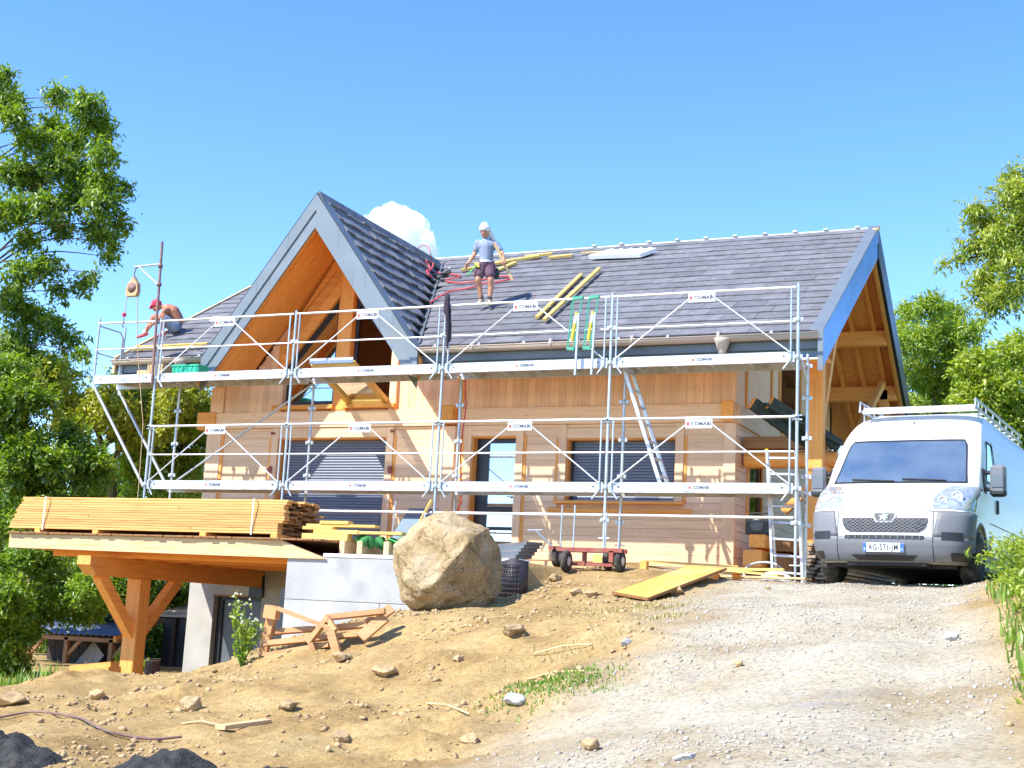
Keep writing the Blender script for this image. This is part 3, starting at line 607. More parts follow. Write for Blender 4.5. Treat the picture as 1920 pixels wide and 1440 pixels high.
# tiles
TILES=[]
def tile(c4,nrm,parent,th=.022,lift=.022):
    """c4: lower-left, lower-right, upper-right, upper-left on the roof plane"""
    n=Vector(nrm).normalized(); j=rng.uniform(0,.008)
    g_=.034 if th>.03 else .008
    lo=[Vector(c4[0])+n*(lift+rng.uniform(0,g_)),Vector(c4[1])+n*(lift+rng.uniform(0,g_))]; up=[Vector(c4[2])+n*.004,Vector(c4[3])+n*.004]
    T=lo+up; B=[p-n*th for p in lo]+[p-n*(th*.3) for p in up]
    TILES.append((T,B,parent))
EXP=.365; TW_=.56
slopeL=math.hypot(YR-YE,ZR-ZE); nrow=int(slopeL/EXP); nm_=(0,-SL,1)
for r_ in range(nrow+1):
    y0=YE+r_*EXP*math.cos(math.atan(SL)); y1=min(y0+(EXP+.06)*math.cos(math.atan(SL)),YR-.01)
    if y0>YR-.08: continue
    off=(r_%2)*TW_/2+rng.uniform(-.06,.06)
    for side in (1,-1):
        if side==1: xa0,xa1=xvR(zm(y0))+.06,xvR(zm(y1))+.06; xe=XR-.10
        else: xa0,xa1=2*XC-xvR(zm(y0))-.05,2*XC-xvR(zm(y1))-.05; xe=XL+.08
        if zm(y0)>ZG: xa0=XC
        if zm(y1)>ZG: xa1=XC
        x=(xe-off) if side==1 else (xe+off)
        edges=[xe]; 
        while (x>min(xa0,xa1)-TW_ if side==1 else x<max(xa0,xa1)+TW_):
            x-=side*(TW_+rng.uniform(-.03,.03)); edges.append(x)
        for e0,e1 in zip(edges,edges[1:]):
            lo,hi=min(e0,e1)+.003,max(e0,e1)-.003
            if side==1: c=[max(lo,xa0),hi,hi,max(lo,xa1)]
            else: c=[lo,min(hi,xa0),min(hi,xa1),lo]
            if c[1]-c[0]<.03 or c[2]-c[3]<.0: continue
            tile([(c[0],y0,zm(y0)),(c[1],y0,zm(y0)),(c[2],y1,zm(y1)),(c[3],y1,zm(y1))],nm_,roof)
gl=math.hypot(1,GS); EXG=.345; gn=(GS,0,1)
ng=int(math.hypot(xvR(ZE)-XC,ZG-ZE)/EXG)+1
for r_ in range(ng):
    xa=xvR(ZE)-r_*EXG/gl-.02; xb=max(xa-(EXG+.06)/gl,XC+.02)
    if xa<XC+.06: continue
    ya,yb=YE+(zg(xa)-ZE)/SL-.06,YE+(zg(xb)-ZE)/SL-.06
    y=.80+(r_%2)*.15; ys=[.80]+([y] if y>.81 else [])
    while y<max(ya,yb): y+=.31+rng.uniform(-.04,.04); ys.append(y)
    for a,b in zip(ys,ys[1:]):
        c=[a,min(b,ya),min(b,yb),a]
        if c[1]-c[0]<.03: continue
        xs_=xa+rng.uniform(-.025,.025)
        tile([(xs_,c[0]+.003,zg(xs_)),(xs_,c[1]-.003,zg(xs_)),(xb,c[2]-.003,zg(xb)),(xb,c[3]+.003,zg(xb))],gn,groof,th=.045,lift=.045)
    z=zg(xa)
# individuals first (the largest in the picture are the low, near courses), the rest joined
def _bt(T,B): return [*T,*B],[(0,1,2,3),(7,6,5,4),(0,4,5,1),(1,5,6,2),(2,6,7,3),(3,7,4,0)]
cnt={}
rest={}
for T,B,p in TILES:
    k=p.name; cnt[k]=cnt.get(k,0)+1
    if sum(cnt.values())<=0: continue
big=sorted(range(len(TILES)),key=lambda i:-((TILES[i][0][1]-TILES[i][0][0]).length*1000/(TILES[i][0][0]-Vector(CAM)).length))
ind=set(big[:298]) if len(TILES)>300 else set(big)
for i,(T,B,p) in enumerate(TILES):
    v,f=_bt(T,B)
    if i in ind: MB().add(v,f).build('roof_tile','slate',p)
    else: rest.setdefault(p.name,(p,MB()))[1].add(v,f)
for p,mb in rest.values(): mb.build('roof_tile_field','slate',p)['kind']='stuff'
for p,c in ((roof,1),): pass
# ridge cap of the gable and valley flashing
mb=MB()
y=.62
while y<YV-.1:
    y1=min(y+.42,YV+.02); MB().prism([(XC-.16,zg(XC-.16)+.045),(XC,ZG+.10),(XC+.16,zg(XC+.16)+.045),(XC+.16,zg(XC+.16)+.025),(XC,ZG+.07),(XC-.16,zg(XC-.16)+.025)],'y',y,y1+.02).build('ridge_tile','slate',groof); y+=.42
vp=[Vector((xvR(zm(t)),t,zm(t)+.03)) for t in (YE+.05,YV)]
MB().beam(vp[0],vp[1],.14,.012,up=(-.3,-.5,1)).build('valley_flashing','zinc_dark',roof)
# gable rake fascia: two lapped bands in panels, per side
def band(s,t0,t1,y0,y1,a,b,mat,parent,name='fascia_panel',dx=0):
    x0=XC+s*a; x1=XC+s*b; P=[(x0,zg(x0)-t0),(x1,zg(x1)-t0),(x1,zg(x1)-t1),(x0,zg(x0)-t1)]
    return MB().prism(P,'y',y0,y1).build(name,mat,parent)
rake=MB().prism([(XC,ZG-.04),(xvR(3.86),3.82),(xvR(3.86),3.22+.2),(XC,ZG-.64)],'y',.625,.70).prism([(XC,ZG-.04),(2*XC-xvR(3.86),3.82),(2*XC-xvR(3.86),3.42),(XC,ZG-.64)],'y',.625,.70).build('rake_board','larch_x',house)
for s,end in ((1,2.33),(-1,2.30)):
    for t0,t1,y0,ph in ((-.04,.30,.560,0),(.30,.63,.585,.35)):
        a=0
        st=[0]+[q for q in np.arange(.55+ph,end-.25,.62)]+[end]
        for p,q in zip(st,st[1:]): band(s,t0,t1,y0,.624,p+.002 if p else 0,q-.002,'zinc',rake)
    # flashing lying on the slope beside the fascia
    st=[0]+list(np.arange(.5,end-.2,.55))+[end]
    for p,q in zip(st,st[1:]):
        x0=XC+s*p;x1=XC+s*(q-.003)
        MB().add([(x0,.56,zg(x0)+.045),(x1,.56,zg(x1)+.045),(x1,.84,zg(x1)+.075),(x0,.84,zg(x0)+.075),(x0,.56,zg(x0)+.02),(x1,.56,zg(x1)+.02),(x1,.84,zg(x1)+.03),(x0,.84,zg(x0)+.03)],[(0,1,2,3) if s==1 else (3,2,1,0),(4,5,1,0),(3,2,6,7),(1,5,6,2),(0,3,7,4)]).build('flashing_panel','zinc',rake)
# main eaves: fascia, gutter, drip edge
for x0,x1 in ((xvR(ZE)+.05,XR-.03),(XL+.03,2*XC-xvR(ZE)-.05)):
    fb=MB().box(x0,x1,.84,.88,3.63,3.95).build('eaves_fascia','fascia_blue',house)
    MB().box(x0,x1,.825,.839,3.615,3.645).build('drip_edge','white_strip',fb)
    n=14; V=[];Fc=[]
    for xx in (x0,x1):
        for k in range(n):
            a=math.pi*k/(n-1); V.append((xx,.665-.085*math.cos(a)*1.0,3.995-.09*math.sin(a)))
    Fc=[(k,k+1,n+k+1,n+k) for k in range(n-1)]; g=MB().add(V,Fc,True).tube([(x0,.58,3.995),(x1,.58,3.995)],.012,6).build('gutter','gutter',house)
    md=g.modifiers.new('thick','SOLIDIFY'); md.thickness=.004
    for xx in np.arange(x0+.35,x1,.85): MB().bbox(xx-.02,xx+.02,.57,.78,4.0,4.012,.004).bbox(xx-.02,xx+.02,.63,.67,4.013,4.055,.004).build('gutter_bracket','alu',g)
    for xx in np.arange(x0+1.1,x1-.2,1.45): MB().lathe([(.094,-.02),(.096,0),(.094,.02)],(xx,.665,3.99),'x',16).build('gutter_joint','gutter',g)
    MB().box(x0,x1,.755,.779,3.77,4.0).build('eaves_shade_strip','zinc_dark',house)  # dark strip over the deck edge, painted in as the shadow under the gutter
    xs=10.66 if x1>6 else .05
    MB().lathe([(.13,.0),(.13,-.05),(.11,-.09),(.065,-.22),(.06,-.27)],(xs,.63,3.96),'z',14).build('hopper','gutter',g)
    k=0
    xx=x0+.0
    while xx<x1-.05:
        MB().box(xx+.002,min(xx+.198,x1),.885,1.985,3.775+0,3.80).build('soffit_board','larch_y',house); xx+=.2
# wall plate soffit closing
# right rake: blue film panels
rr=MB().prism([(YE,zm(YE)-.02),(YR,ZR-.02),(YR,ZR-.68),(YE,zm(YE)-.62)],'x',XR-.03,XR-.004).build('rake_board','larch_y',house)
for row,(t0,t1,xo,ph) in enumerate(((-.02,.30,.030,.0),(.30,.62,.012,.4))):
    st=[YE-.02]+list(np.arange(YE+.35+ph,YR-.2,.68))+[YR]
    for p,q in zip(st,st[1:]):
        MB().prism([(p+.002,zm(p)-t0),(q-.002,zm(q)-t0),(q-.002,zm(q)-t1),(p+.002,zm(p)-t1)],'x',XR-.003,XR+xo).build('fascia_panel','film_blue',rr)
MB().prism([(YE-.04,zm(YE-.04)+.055),(YR,ZR+.055),(YR,ZR+.02),(YE-.04,zm(YE-.04)+.02)],'x',XR-.16,XR+.045).build('verge_flashing','zinc',rr)
MB().box(XR-.05,XR+.035,YE-.045,YE-.02,3.40,4.07).build('fascia_end','zinc',rr)
MB().prism([(YR-.28,zm(YR-.28)+.058),(YR+.02,ZR+.06),(YR+.02,ZR-.02),(YR-.28,zm(YR-.28)-.02)],'x',XR-.05,XR+.05).build('ridge_block','yellow_y',rr)
r2=MB().prism([(YR+.001,ZR+.02),(12.02,ZR-SL*(12.02-YR)+.02),(12.02,ZR-SL*(12.02-YR)-.55),(YR+.001,ZR-.6)],'x',XR-.03,XR+.03).build('rear_rake_board','frame_dark',house)
MB().prism([(YR+.001,ZR-.30),(12.0,ZR-SL*(12.-YR)-.30),(12.0,ZR-SL*(12-YR)-.62),(YR+.001,ZR-.66)],'x',XR-.11,XR-.04).build('verge_rafter','larch_y',house)
# left verge
MB().prism([(YE,zm(YE)+.04),(YR,ZR+.04),(YR,ZR-.28),(YE,zm(YE)-.28)],'x',XL-.02,XL+.03).build('verge_board','pale_y',house)
# right overhang timbers
zrs=lambda y: ZR-SL*abs(y-YR)-.27
for y in (3.9,6.35,8.5,10.05): MB().bbox(10.4,12.1,y-.10,y+.10,zrs(y)-.40,zrs(y)-.08,.015).build('purlin','larch_x',house)
for x in (10.95,11.4,11.85):
    for a,b in ((.85,YR),(YR,11.9)):
        MB().prism([(a,zrs(a)+.0),(b,zrs(b)+.0),(b,zrs(b)-.13),(a,zrs(a)-.13)],'x',x-.04,x+.04).build('rafter','larch_y',house)
MB().bbox(11.78,12.02,1.92,2.16,.15,4.32,.012).build('overhang_post','larch_z',house)
MB().bbox(11.72,11.92,9.95,10.15,.2,4.75,.012).build('overhang_post','larch_z',house)
MB().bbox(10.5,12.05,1.93,2.15,4.33,4.52,.01).build('tie_beam','larch_x',house)
MB().bbox(11.80,12.0,2.17,10.3,4.33-.02,4.5,.01).build('wall_plate','larch_y',house) if False else None
MB().beam((11.85,6.6,3.35),(11.85,9.95,5.0),.12,.14).build('brace','larch_y',house)
MB().beam((11.9,2.2,2.6),(11.9,3.7,4.9),.12,.14).build('brace','larch_y',house)
MB().tube([(10.6,2.55,2.25),(12.15,2.55,2.25)],.15,14).build('log_beam','larch_x',house)
MB().bbox(10.6,12.0,2.35,2.6,2.42,2.62,.01).build('tie_beam','brown_x',house)
MB().beam((12.05,2.4,2.1),(11.3,2.4,1.35),.14,.12).build('brace','larch_x',house)
# covered pair of poles resting on the side beam
pp=thing('covered_rafter_pair','two orange rafter ends under a dark green cover leaning on the side beam','timber',(11.3,2.3,2.55))
for dx in (0,.30):
    a_,b_=Vector((10.85+dx,1.88,3.12)),Vector((11.75+dx*1.5,2.45,2.46)); MB().beam(a_,b_,.12,.20,up=(0,0,1)).build('rafter','tarp_green',pp); MB().beam(a_-(b_-a_)*.006,a_+(b_-a_)*.012,.125,.205,up=(0,0,1)).build('rafter_end','larch_x',pp)
MB().beam((11.05,2.0,3.12),(12.2,2.5,2.52),.50,.05,up=(.3,-.1,1)).build('cover','tarp_green',pp)
# ================================================================== cellar, retaining wall, deck
mb=MB(); DX0,DX1,DZ1=.30,1.40,-.46
mb.box(-.30,DX0,2.0,2.3,-2.3,.24).box(DX1,5.1,2.0,2.3,-2.3,.24).box(DX0,DX1,2.0,2.3,DZ1,.24)
cel=mb.build('cellar_wall','concrete_dark',house); cel['label']='bare concrete cellar wall under the timber deck'
cd_=MB().box(DX0,DX0+.12,2.14,2.26,-2.15,DZ1).box(DX1-.05,DX1,2.14,2.26,-2.15,DZ1).box(DX0+.12,DX1-.05,2.14,2.26,DZ1-.07,DZ1).build('door','frame_dark',house); cd_['label']='plain grey cellar door'
MB().box(DX0+.12,DX1-.05,2.19,2.24,-2.15,DZ1-.07).build('door_leaf','zinc_dark',cd_)
for a in (DX0+.0,): MB().box(a-.03,DX1+.03,1.985,2.0,DZ1,DZ1+.03).build('door_trim','brown_x',cd_)
rw=thing('retaining_wall','pale grey cast concrete retaining wall beside the big boulder','wall',(7,-2.75,-2.2))
def cwall(x0,x1,z0,z1): MB().bbox(x0+.003,x1-.003,-2.92,-2.62,z0+.003,z1-.003,.006).build('wall_panel','concrete',rw)
for x0,x1 in ((5.1,6.7),(6.7,8.85)): cwall(x0,x1,-1.9,-.50)
cwall(5.1,8.85,-.50,.13)
MB().box(5.1,5.38,-2.61,2.0,-2.2,.10).build('wing_wall','concrete',rw)
MB().bbox(5.72,8.85,-2.93,-2.58,.133,.185,.004).build('cap_strip','white_strip',rw)
MB().box(4.98,5.06,-2.85,-2.72,-1.9,-.35).build('joint_post','frame_dark',rw)
deck=thing('timber_deck','orange timber deck on a braced post jutting out before the chalet','deck',(2.6,-.8,-2.0))
DZ=.36
x=-.25
while x<5.62:
    MB().bbox(x+.003,x+.139,-3.02+rng.uniform(-.015,.015),1.99,DZ,DZ+.028,.004).build('deck_board','brown_y',deck); x+=.142
MB().prism([(-.25,.31),(-.25,.358),(5.0,.358),(5.78,.10),(5.0,.10),(-.25,.13)],'y',-2.96,-2.86).build('rim_joist','pale_x',deck)
MB().box(-.22,.0,-2.855,1.99,.14,.355).build('side_joist','larch_y',deck)
MB().box(0.001,5.08,-2.855,1.95,.19,.215).build('deck_soffit','larch_x',deck)
for y in np.arange(-2.2,1.8,.62): MB().bbox(.001,5.05,y,y+.08,.045,.188,.006).build('joist','larch_x',deck)
MB().prism([(-2.90,.04),(-2.90,-.10),(-2.72,-.26),(1.99,-.26),(1.99,.04)],'x',1.16,1.42).build('main_beam','larch_y',deck)
MB().box(1.14,1.44,1.93,1.995,-.45,-.05).build('beam_hanger','frame_dark',deck)
PX,PY=1.29,-1.5
MB().bbox(PX-.14,PX+.14,PY-.14,PY+.14,-2.15,-.262,.012).build('post','larch_z',deck)
for s in (-1,1): MB().beam((PX,PY+s*.10,-1.18),(PX,PY+s*1.02,-.24),.16,.18).build('brace','larch_y',deck)
# terrace joists and slab beyond the deck end
MB().box(5.39,8.55,-2.57,1.95,.05,.174).build('terrace_slab','concrete',rw)
# ================================================================== scaffold
sc=thing('scaffold','galvanised steel facade scaffold with two platform levels along the chalet front','scaffold',(6,.35,.1))
Z1,Z2=1.57,3.57
PXS=[0,3,6,9,12]
def lettering(text,size,c,mat,parent,name='lettering',rot=(math.pi/2,0,0),bold=0.0,extr=.002):
    cu=bpy.data.curves.new('t','FONT'); cu.body=text; cu.size=size; cu.align_x='CENTER'; cu.align_y='CENTER'; cu.extrude=extr; cu.space_character=1.08; cu.offset=bold; cu.resolution_u=3
    to=bpy.data.objects.new('t',cu); COL.objects.link(to); dg=bpy.context.evaluated_depsgraph_get(); me=bpy.data.meshes.new_from_object(to.evaluated_get(dg)); bpy.data.objects.remove(to)
    me.materials.clear(); me.materials.append(M[mat]); me.transform(Euler(rot).to_matrix().to_4x4())
    o=bpy.data.objects.new(name,me); COL.objects.link(o); o.parent=parent; o.location=Vector(c)-wloc(parent); return o
def collar(mb,x,y,z,r=.045,h=.07): mb.lathe([(r*.8,-h/2),(r,-h/2+.01),(r,h/2-.01),(r*.8,h/2)],(x,y,z),'z',10); mb.box(x-.075,x+.075,y-.018,y+.018,z-.03,z+.03)
for i,x in enumerate(PXS):
    for y in (0,.75):
        top=(4.64 if y==0 else 3.68)
        if i<2: bot=DZ+.03
        else: bot=gz(x,y)+.01
        if i==3 and y==0: bot=.42
        po=MB().tube([(x,y,bot+.25),(x,y,top)],.0245,10).tube([(x,y,bot),(x,y,bot+.5)],.017,8).build('post','galv',sc)
        for zz in ([Z1-.08,Z2-.08]+([Z1+1.0,Z2+.5,2.55,.98] if y==0 else [1.0,2.35,.98+2,1.75])):
            if zz<top:
                c=MB(); collar(c,x,y,zz); c.build('collar','galv',po)
        MB().bbox(x-.075,x+.075,y-.075,y+.075,bot-.008,bot+.004,.002).build('base_plate','galv',po); MB().tube([(x-.09,y,bot+.27),(x+.09,y,bot+.27)],.012,6).build('jack_handle','galv',po)
blk=one('wood_block',MB().bbox(8.88,9.12,-.14,.14,gz(9,0)-.03,.425,.01),'yellow_x','timber block packed under a scaffold foot by the red cart','timber')
def platform(x0,x1,z,y0=.0,y1=.645,text=True):
    p=MB().box(x0,x1,y0-.012,y0+.012,z-.155,z+.0).box(x0,x1,y1-.012,y1+.012,z-.155,z).box(x0,x1,y0-.012,y0+.045,z-.160,z-.1551).build('platform','alu',sc)
    d=MB().box(x0+.01,x1-.01,y0+.014,y1-.014,z-.05,z-.032).build('deck_sheet','plydeck',p)
    for q in np.arange(x0+.25,x1-.1,.62): MB().box(q,q+.04,y0+.014,y1-.014,z-.10,z-.0505).build('cross_rib','alu',p)
    for q in (x0+.16,x1-.16): MB().tube([(q,y0-.014,z-.07),(q,y0-.022,z-.07)],.014,8).build('bolt','frame_dark',p)
    if text:
        lettering('COMABI',.062,((x0+x1)/2+.05,y0-.0155,z-.075),'sign_grey',p,bold=.0012)
        MB().box((x0+x1)/2-.15,(x0+x1)/2-.115,y0-.0145,y0-.0125,z-.095,z-.058).build('logo','sign_red',p)
    return p
for z in (Z1,Z2):
    for a,b in zip(PXS,PXS[1:]): platform(a+.05,b-.05,z)
platform(-1.44,-.05,Z2,text=False)
def guard(x0,x1,z,sign=True,mid=True):
    yv=-.03; a,b=x0+.10,x1-.10
    g=MB().tube([(x0+.03,yv,z+1.0),(x1-.03,yv,z+1.0)],.021,8).build('guard_rail','alu_rail',sc)
    if mid: MB().tube([(x0+.03,yv,z+.47),(x1-.03,yv,z+.47)],.015,8).build('mid_rail','alu_rail',g)
    for e,s in ((a,-1),(b,1)):
        MB().tube([(e,yv,z+1.0),(e,yv,z-.07),(e-s*.0+(-s)*.0,yv,z-.12),(e-s*.11,yv-.02,z-.27)],.016,8).build('frame_leg','galv',g)
    if sign:
        c=(x0+x1)/2
        for e in (a,b): MB().tube([(e,yv-.012,z-.02),(c+(-.20 if e<c else .20),yv-.012,z+.90)],.012,6).build('diagonal','alu_rail',g)
        MB().bbox(c-.215,c+.215,yv-.034,yv-.024,z+.835,z+.975,.004).build('sign_plate','sign_white',g)
        lettering('COMABI',.080,(c+.035,yv-.037,z+.905),'sign_grey',g,bold=.003)
        MB().box(c-.195,c-.150,yv-.038,yv-.0345,z+.878,z+.932).build('logo','sign_red',g)
for z in (Z1,Z2):
    for a,b in zip(PXS,PXS[1:]): guard(a,b,z)
g=MB().tube([(-1.44,-.03,Z2+1.02),(-.03,-.03,Z2+1.0)],.021,8).build('guard_rail','alu_rail',sc)
MB().tube([(-1.44,-.03,Z2+.5),(-.03,-.03,Z2+.5)],.015,8).build('mid_rail','alu_rail',g)
for i in (1,2,3): MB().tube([(PXS[i]+.03,-.03,1.05),(PXS[i+1]-.03,-.03,1.05)],.022,8).build('base_rail','alu_rail',sc)
for i in (2,): MB().tube([(PXS[i]+.02,.0,.93),(PXS[i]+.02,.75,.93)],.024,8).build('transom','galv',sc)
for x in PXS:
    for z in (Z1,Z2): MB().tube([(x,0,z-.09),(x,.75,z-.09)],.022,8).build('transom','galv',sc)
# cantilever bay
for y in (-.0,.75):
    MB().tube([(-1.46,y,Z2-.25),(-1.46,y,Z2+1.12)],.022,8).build('post','galv',sc)
    MB().tube([(-1.47,y,Z2-.16),(-.03,y,Z1-.12)],.030,10).build('cantilever_brace','galv',sc)
MB().tube([(-1.46,.02,Z2+.98),(-1.46,.62,Z2+.98),(-1.46,.70,Z2+.9),(-1.46,.70,Z2+.02)],.016,8).tube([(-1.46,.02,Z2+.45),(-1.46,.7,Z2+.45)],.013,8).build('end_guard','galv',sc)
MB().tube([(-.02,.77,Z1+.0),(2.98,.77,Z2-.12)],.020,8).build('bay_brace','galv',sc)
MB().tube([(12,.02,Z2+.05),(12,.73,Z2-.35)],.018,8).build('end_brace','galv',sc)
MB().tube([(12,.02,Z1-.02),(12,.73,Z1-.22)],.018,8).build('end_brace','galv',sc)
# hoist pole + pulley
hp=thing('hoist_pole','rusty hoist pole with a short bracket arm clamped to the scaffold post','pole',(-.03,-.06,Z2))
MB().tube([(-.02,-.06,Z2-.2),(-.10,-.06,6.12)],.026,10).build('pole','rust_pole',hp)
MB().tube([(-.09,-.06,5.68),(-.70,-.06,5.66)],.020,8).tube([(-.60,-.06,5.66),(-.08,-.06,5.26)],.014,8).build('bracket_arm','galv',hp)
MB().lathe([(.045,-.03),(.045,.03)],(-.09,-.06,5.64),'z',10).lathe([(.045,-.03),(.045,.03)],(-.075,-.06,5.28),'z',10).build('clamp','rust_pole',hp)
pu=thing('rope_pulley','weathered pulley block hanging from the hoist arm with rope and hook','pulley',(-.67,-.06,5.1))
MB().prism([(-.815,5.18),(-.80,5.08),(-.57,5.08),(-.54,5.18),(-.56,5.32),(-.67,5.46),(-.79,5.32)],'y',-.11,-.01).build('block_cheek','cardboard',pu)
MB().lathe([(.10,-.055),(.10,.055)],(-.675,-.06,5.24),'y',14).build('wheel','rust_pole',pu)
MB().tube([(-.67,-.06,5.45),(-.69,-.06,5.52),(-.68,-.06,5.58),(-.66,-.06,5.63),(-.64,-.06,5.66)],.012,8).build('hook','rust_pole',pu)
mb=MB().tube([(-.785,-.06,5.22),(-.81,-.06,4.98),(-.83,-.06,4.74)],.008,6); mb.tube([(-.565,-.06,5.22),(-.53,-.06,4.8),(-.46,-.06,4.2),(-.33,-.08,3.6),(-.10,-.10,2.6),(-.06,-.10,1.4),(-.08,-.10,.42)],.008,6); mb.build('rope','cardboard',pu)
MB().ball((-.835,-.06,4.73),.045,2).build('rope_weight','cap_red',pu)
MB().tube([(-.835,-.06,4.69),(-.83,-.06,4.58),(-.86,-.06,4.52),(-.83,-.06,4.47),(-.80,-.06,4.52)],.010,6).build('hook','rust_pole',pu)
# things on the platforms
def crate(name,x0,x1,y0,y1,z0,z1,mat,label,cat,ribs=6):
    o=thing(name,label,cat,((x0+x1)/2,(y0+y1)/2,z0)); MB().bbox(x0,x1,y0,y1,z0,z1,.012).build('body',mat,o)
    for k in range(ribs):
        xx=x0+(x1-x0)*(k+.5)/ribs; MB().bbox(xx-.012,xx+.012,y0-.014,y0+.001,z0+.02,z1-.02,.004).build('rib',mat,o)
    MB().bbox(x0-.012,x1+.012,y0-.018,y1+.018,z1-.022,z1+.012,.006).build('rim',mat,o)
crate('green_crate',.28,.88,.10,.42,Z2-.031,Z2+.165,'green_box','green ribbed plastic crate on the upper platform','crate')
one('cardboard_box',MB().bbox(-.34,.02,.15,.5,Z2-.031,Z2+.22,.01).bbox(-.33,-.165,.14,.30,Z2+.221,Z2+.225,.002),'cardboard','brown cardboard box on the upper platform next to the green crate','box')
one('yellow_box',MB().bbox(-.62,-.38,.2,.45,Z2-.031,Z2+.12,.01).bbox(-.52,-.48,.195,.455,Z2-.02,Z2+.125,.002),'pale_x','low pale wooden box at the open end of the upper platform','box')
bagm=MB(); bagm.tube([(6.06,-.07,4.70),(6.07,-.08,4.58),(6.10,-.085,4.30),(6.11,-.08,4.0),(6.10,-.07,3.78)],[.05,.075,.07,.065,.02],10); bagm.ball((6.03,-.07,4.66),.085,2,(1,.8,.8)); bagm.ball((6.10,-.05,4.70),.06,2)
jk=thing('work_jacket','black jacket draped over a scaffold post by the gable valley','jacket',(6.06,-.07,3.75))
def _jk():
    m=MB(); r0=random.Random(3)
    for dx,dy,zt_,zb_ in ((0,0,4.74,3.90),(.03,-.02,4.70,3.82),(-.03,.01,4.68,4.25),(.055,.01,4.52,3.95)):
        chain(m,[((6.04+dx*.6,-.05+dy,zt_),.042),((6.05+dx,-.08+dy,zt_-.22),.034),((6.07+dx,-.075+dy,(zt_+zb_)/2),.030),((6.08+dx,-.06+dy,zb_),.018)])
    return m
    for k in range(9):
        x=6.02+.010*k; z1=4.72-.03*abs(k-3)+r0.uniform(-.03,.03); z0=3.82+.05*abs(k-5)+r0.uniform(-.08,.08)
        m.tube([(x-.02,-.05,z1),(x,-.075+.02*(k%2),z1-.25),(x+.02,-.07+.025*(k%2),(z0+z1)/2),(x+.03,-.06,z0)],[.045,.05,.045,.022],8); m.ball((x-.02,-.05,z1),.05,1)
    m.tube([(5.97,-.06,4.62),(5.93,-.09,4.3),(5.95,-.08,4.08)],[.045,.04,.03],8)
    return m
def roof_clamp(x,lab,first):
    o=thing('roof_bracket','green folding roof bracket with a yellow spring hooked on the top rail',  'bracket',(x,-.08,3.9),group='green brackets hooked on the scaffold rail')
    o['label']=lab
    MB().beam((x-.07,-.075,4.60),(x-.13,-.10,3.72),.030,.030).beam((x+.08,-.075,4.56),(x-.02,-.10,3.72),.026,.026).beam((x-.08,-.075,4.56),(x+.10,-.075,4.58),.05,.05).beam((x-.14,-.10,3.73),(x-.01,-.10,3.72),.04,.05).tube([(x-.05,-.06,4.56),(x-.05,-.03,4.60),(x-.05,.0,4.57)],.012,6).build('frame','green_metal',o)
    MB().tube([(x+.005,-.09,4.33),(x-.055,-.105,3.86)],.026,8).build('slider','yellow_paint',o)
    MB().tube([(x-.002,-.09,4.28),(x-.018,-.095,4.14)],.030,8).build('grip','sign_white',o)
    MB().beam((x+.055,-.12,4.30),(x+.03,-.12,3.28),.045,.030).build('leg','galv',o)
roof_clamp(8.42,'green folding roof bracket hooked on the top rail above the crossed battens',1); roof_clamp(8.70,'green folding roof bracket hooked on the top rail beside the post over the ladder',0)
# ladders
def ladder(name,label,pts,wd,n,parentcat='ladder',th=.06,rail=.028,extra=None):
    a0,a1,b0,b1=[Vector(p) for p in pts]   # left foot, left top, right foot, right top
    o=thing(name,label,parentcat,tuple((a0+b0)/2))
    up=(a1-a0).cross(b0-a0)
    for p,q in ((a0,a1),(b0,b1)): MB().beam(p,q,th,rail,up=(b0-a0)).build('side_rail','alu',o)
    for k in range(n):
        t=(k+.6)/n; MB().beam(a0.lerp(a1,t),b0.lerp(b1,t),.03,.03,up=(a1-a0)).build('rung','alu',o)
    return o
ladder('access_ladder','thin aluminium ladder slanting between the two scaffold platforms',((9.82,.28,Z1-.03),(9.12,.28,3.50),(9.86,.58,Z1-.03),(9.16,.58,3.50)),.3,7)
gE=.10
so_=ladder('step_ladder','pale step ladder standing under the scaffold end by the timber pile',((11.60,.30,gz(11.6,.3)-.01),(11.42,.55,2.12),(12.02,.42,gz(12,.4)-.01),(11.86,.6,2.12)),.42,8,th=.07,rail=.035)
MB().beam((11.52,.95,gz(11.5,.95)-.01),(11.43,.60,2.1),.05,.03,up=(1,0,0)).beam((11.95,1.0,gz(11.95,1.0)-.01),(11.85,.64,2.1),.05,.03,up=(1,0,0)).build('rear_leg','alu',so_)
MB().bbox(11.395,11.45,.52,.60,2.10,2.16,.01).build('top_cap','yellow_paint',so_)
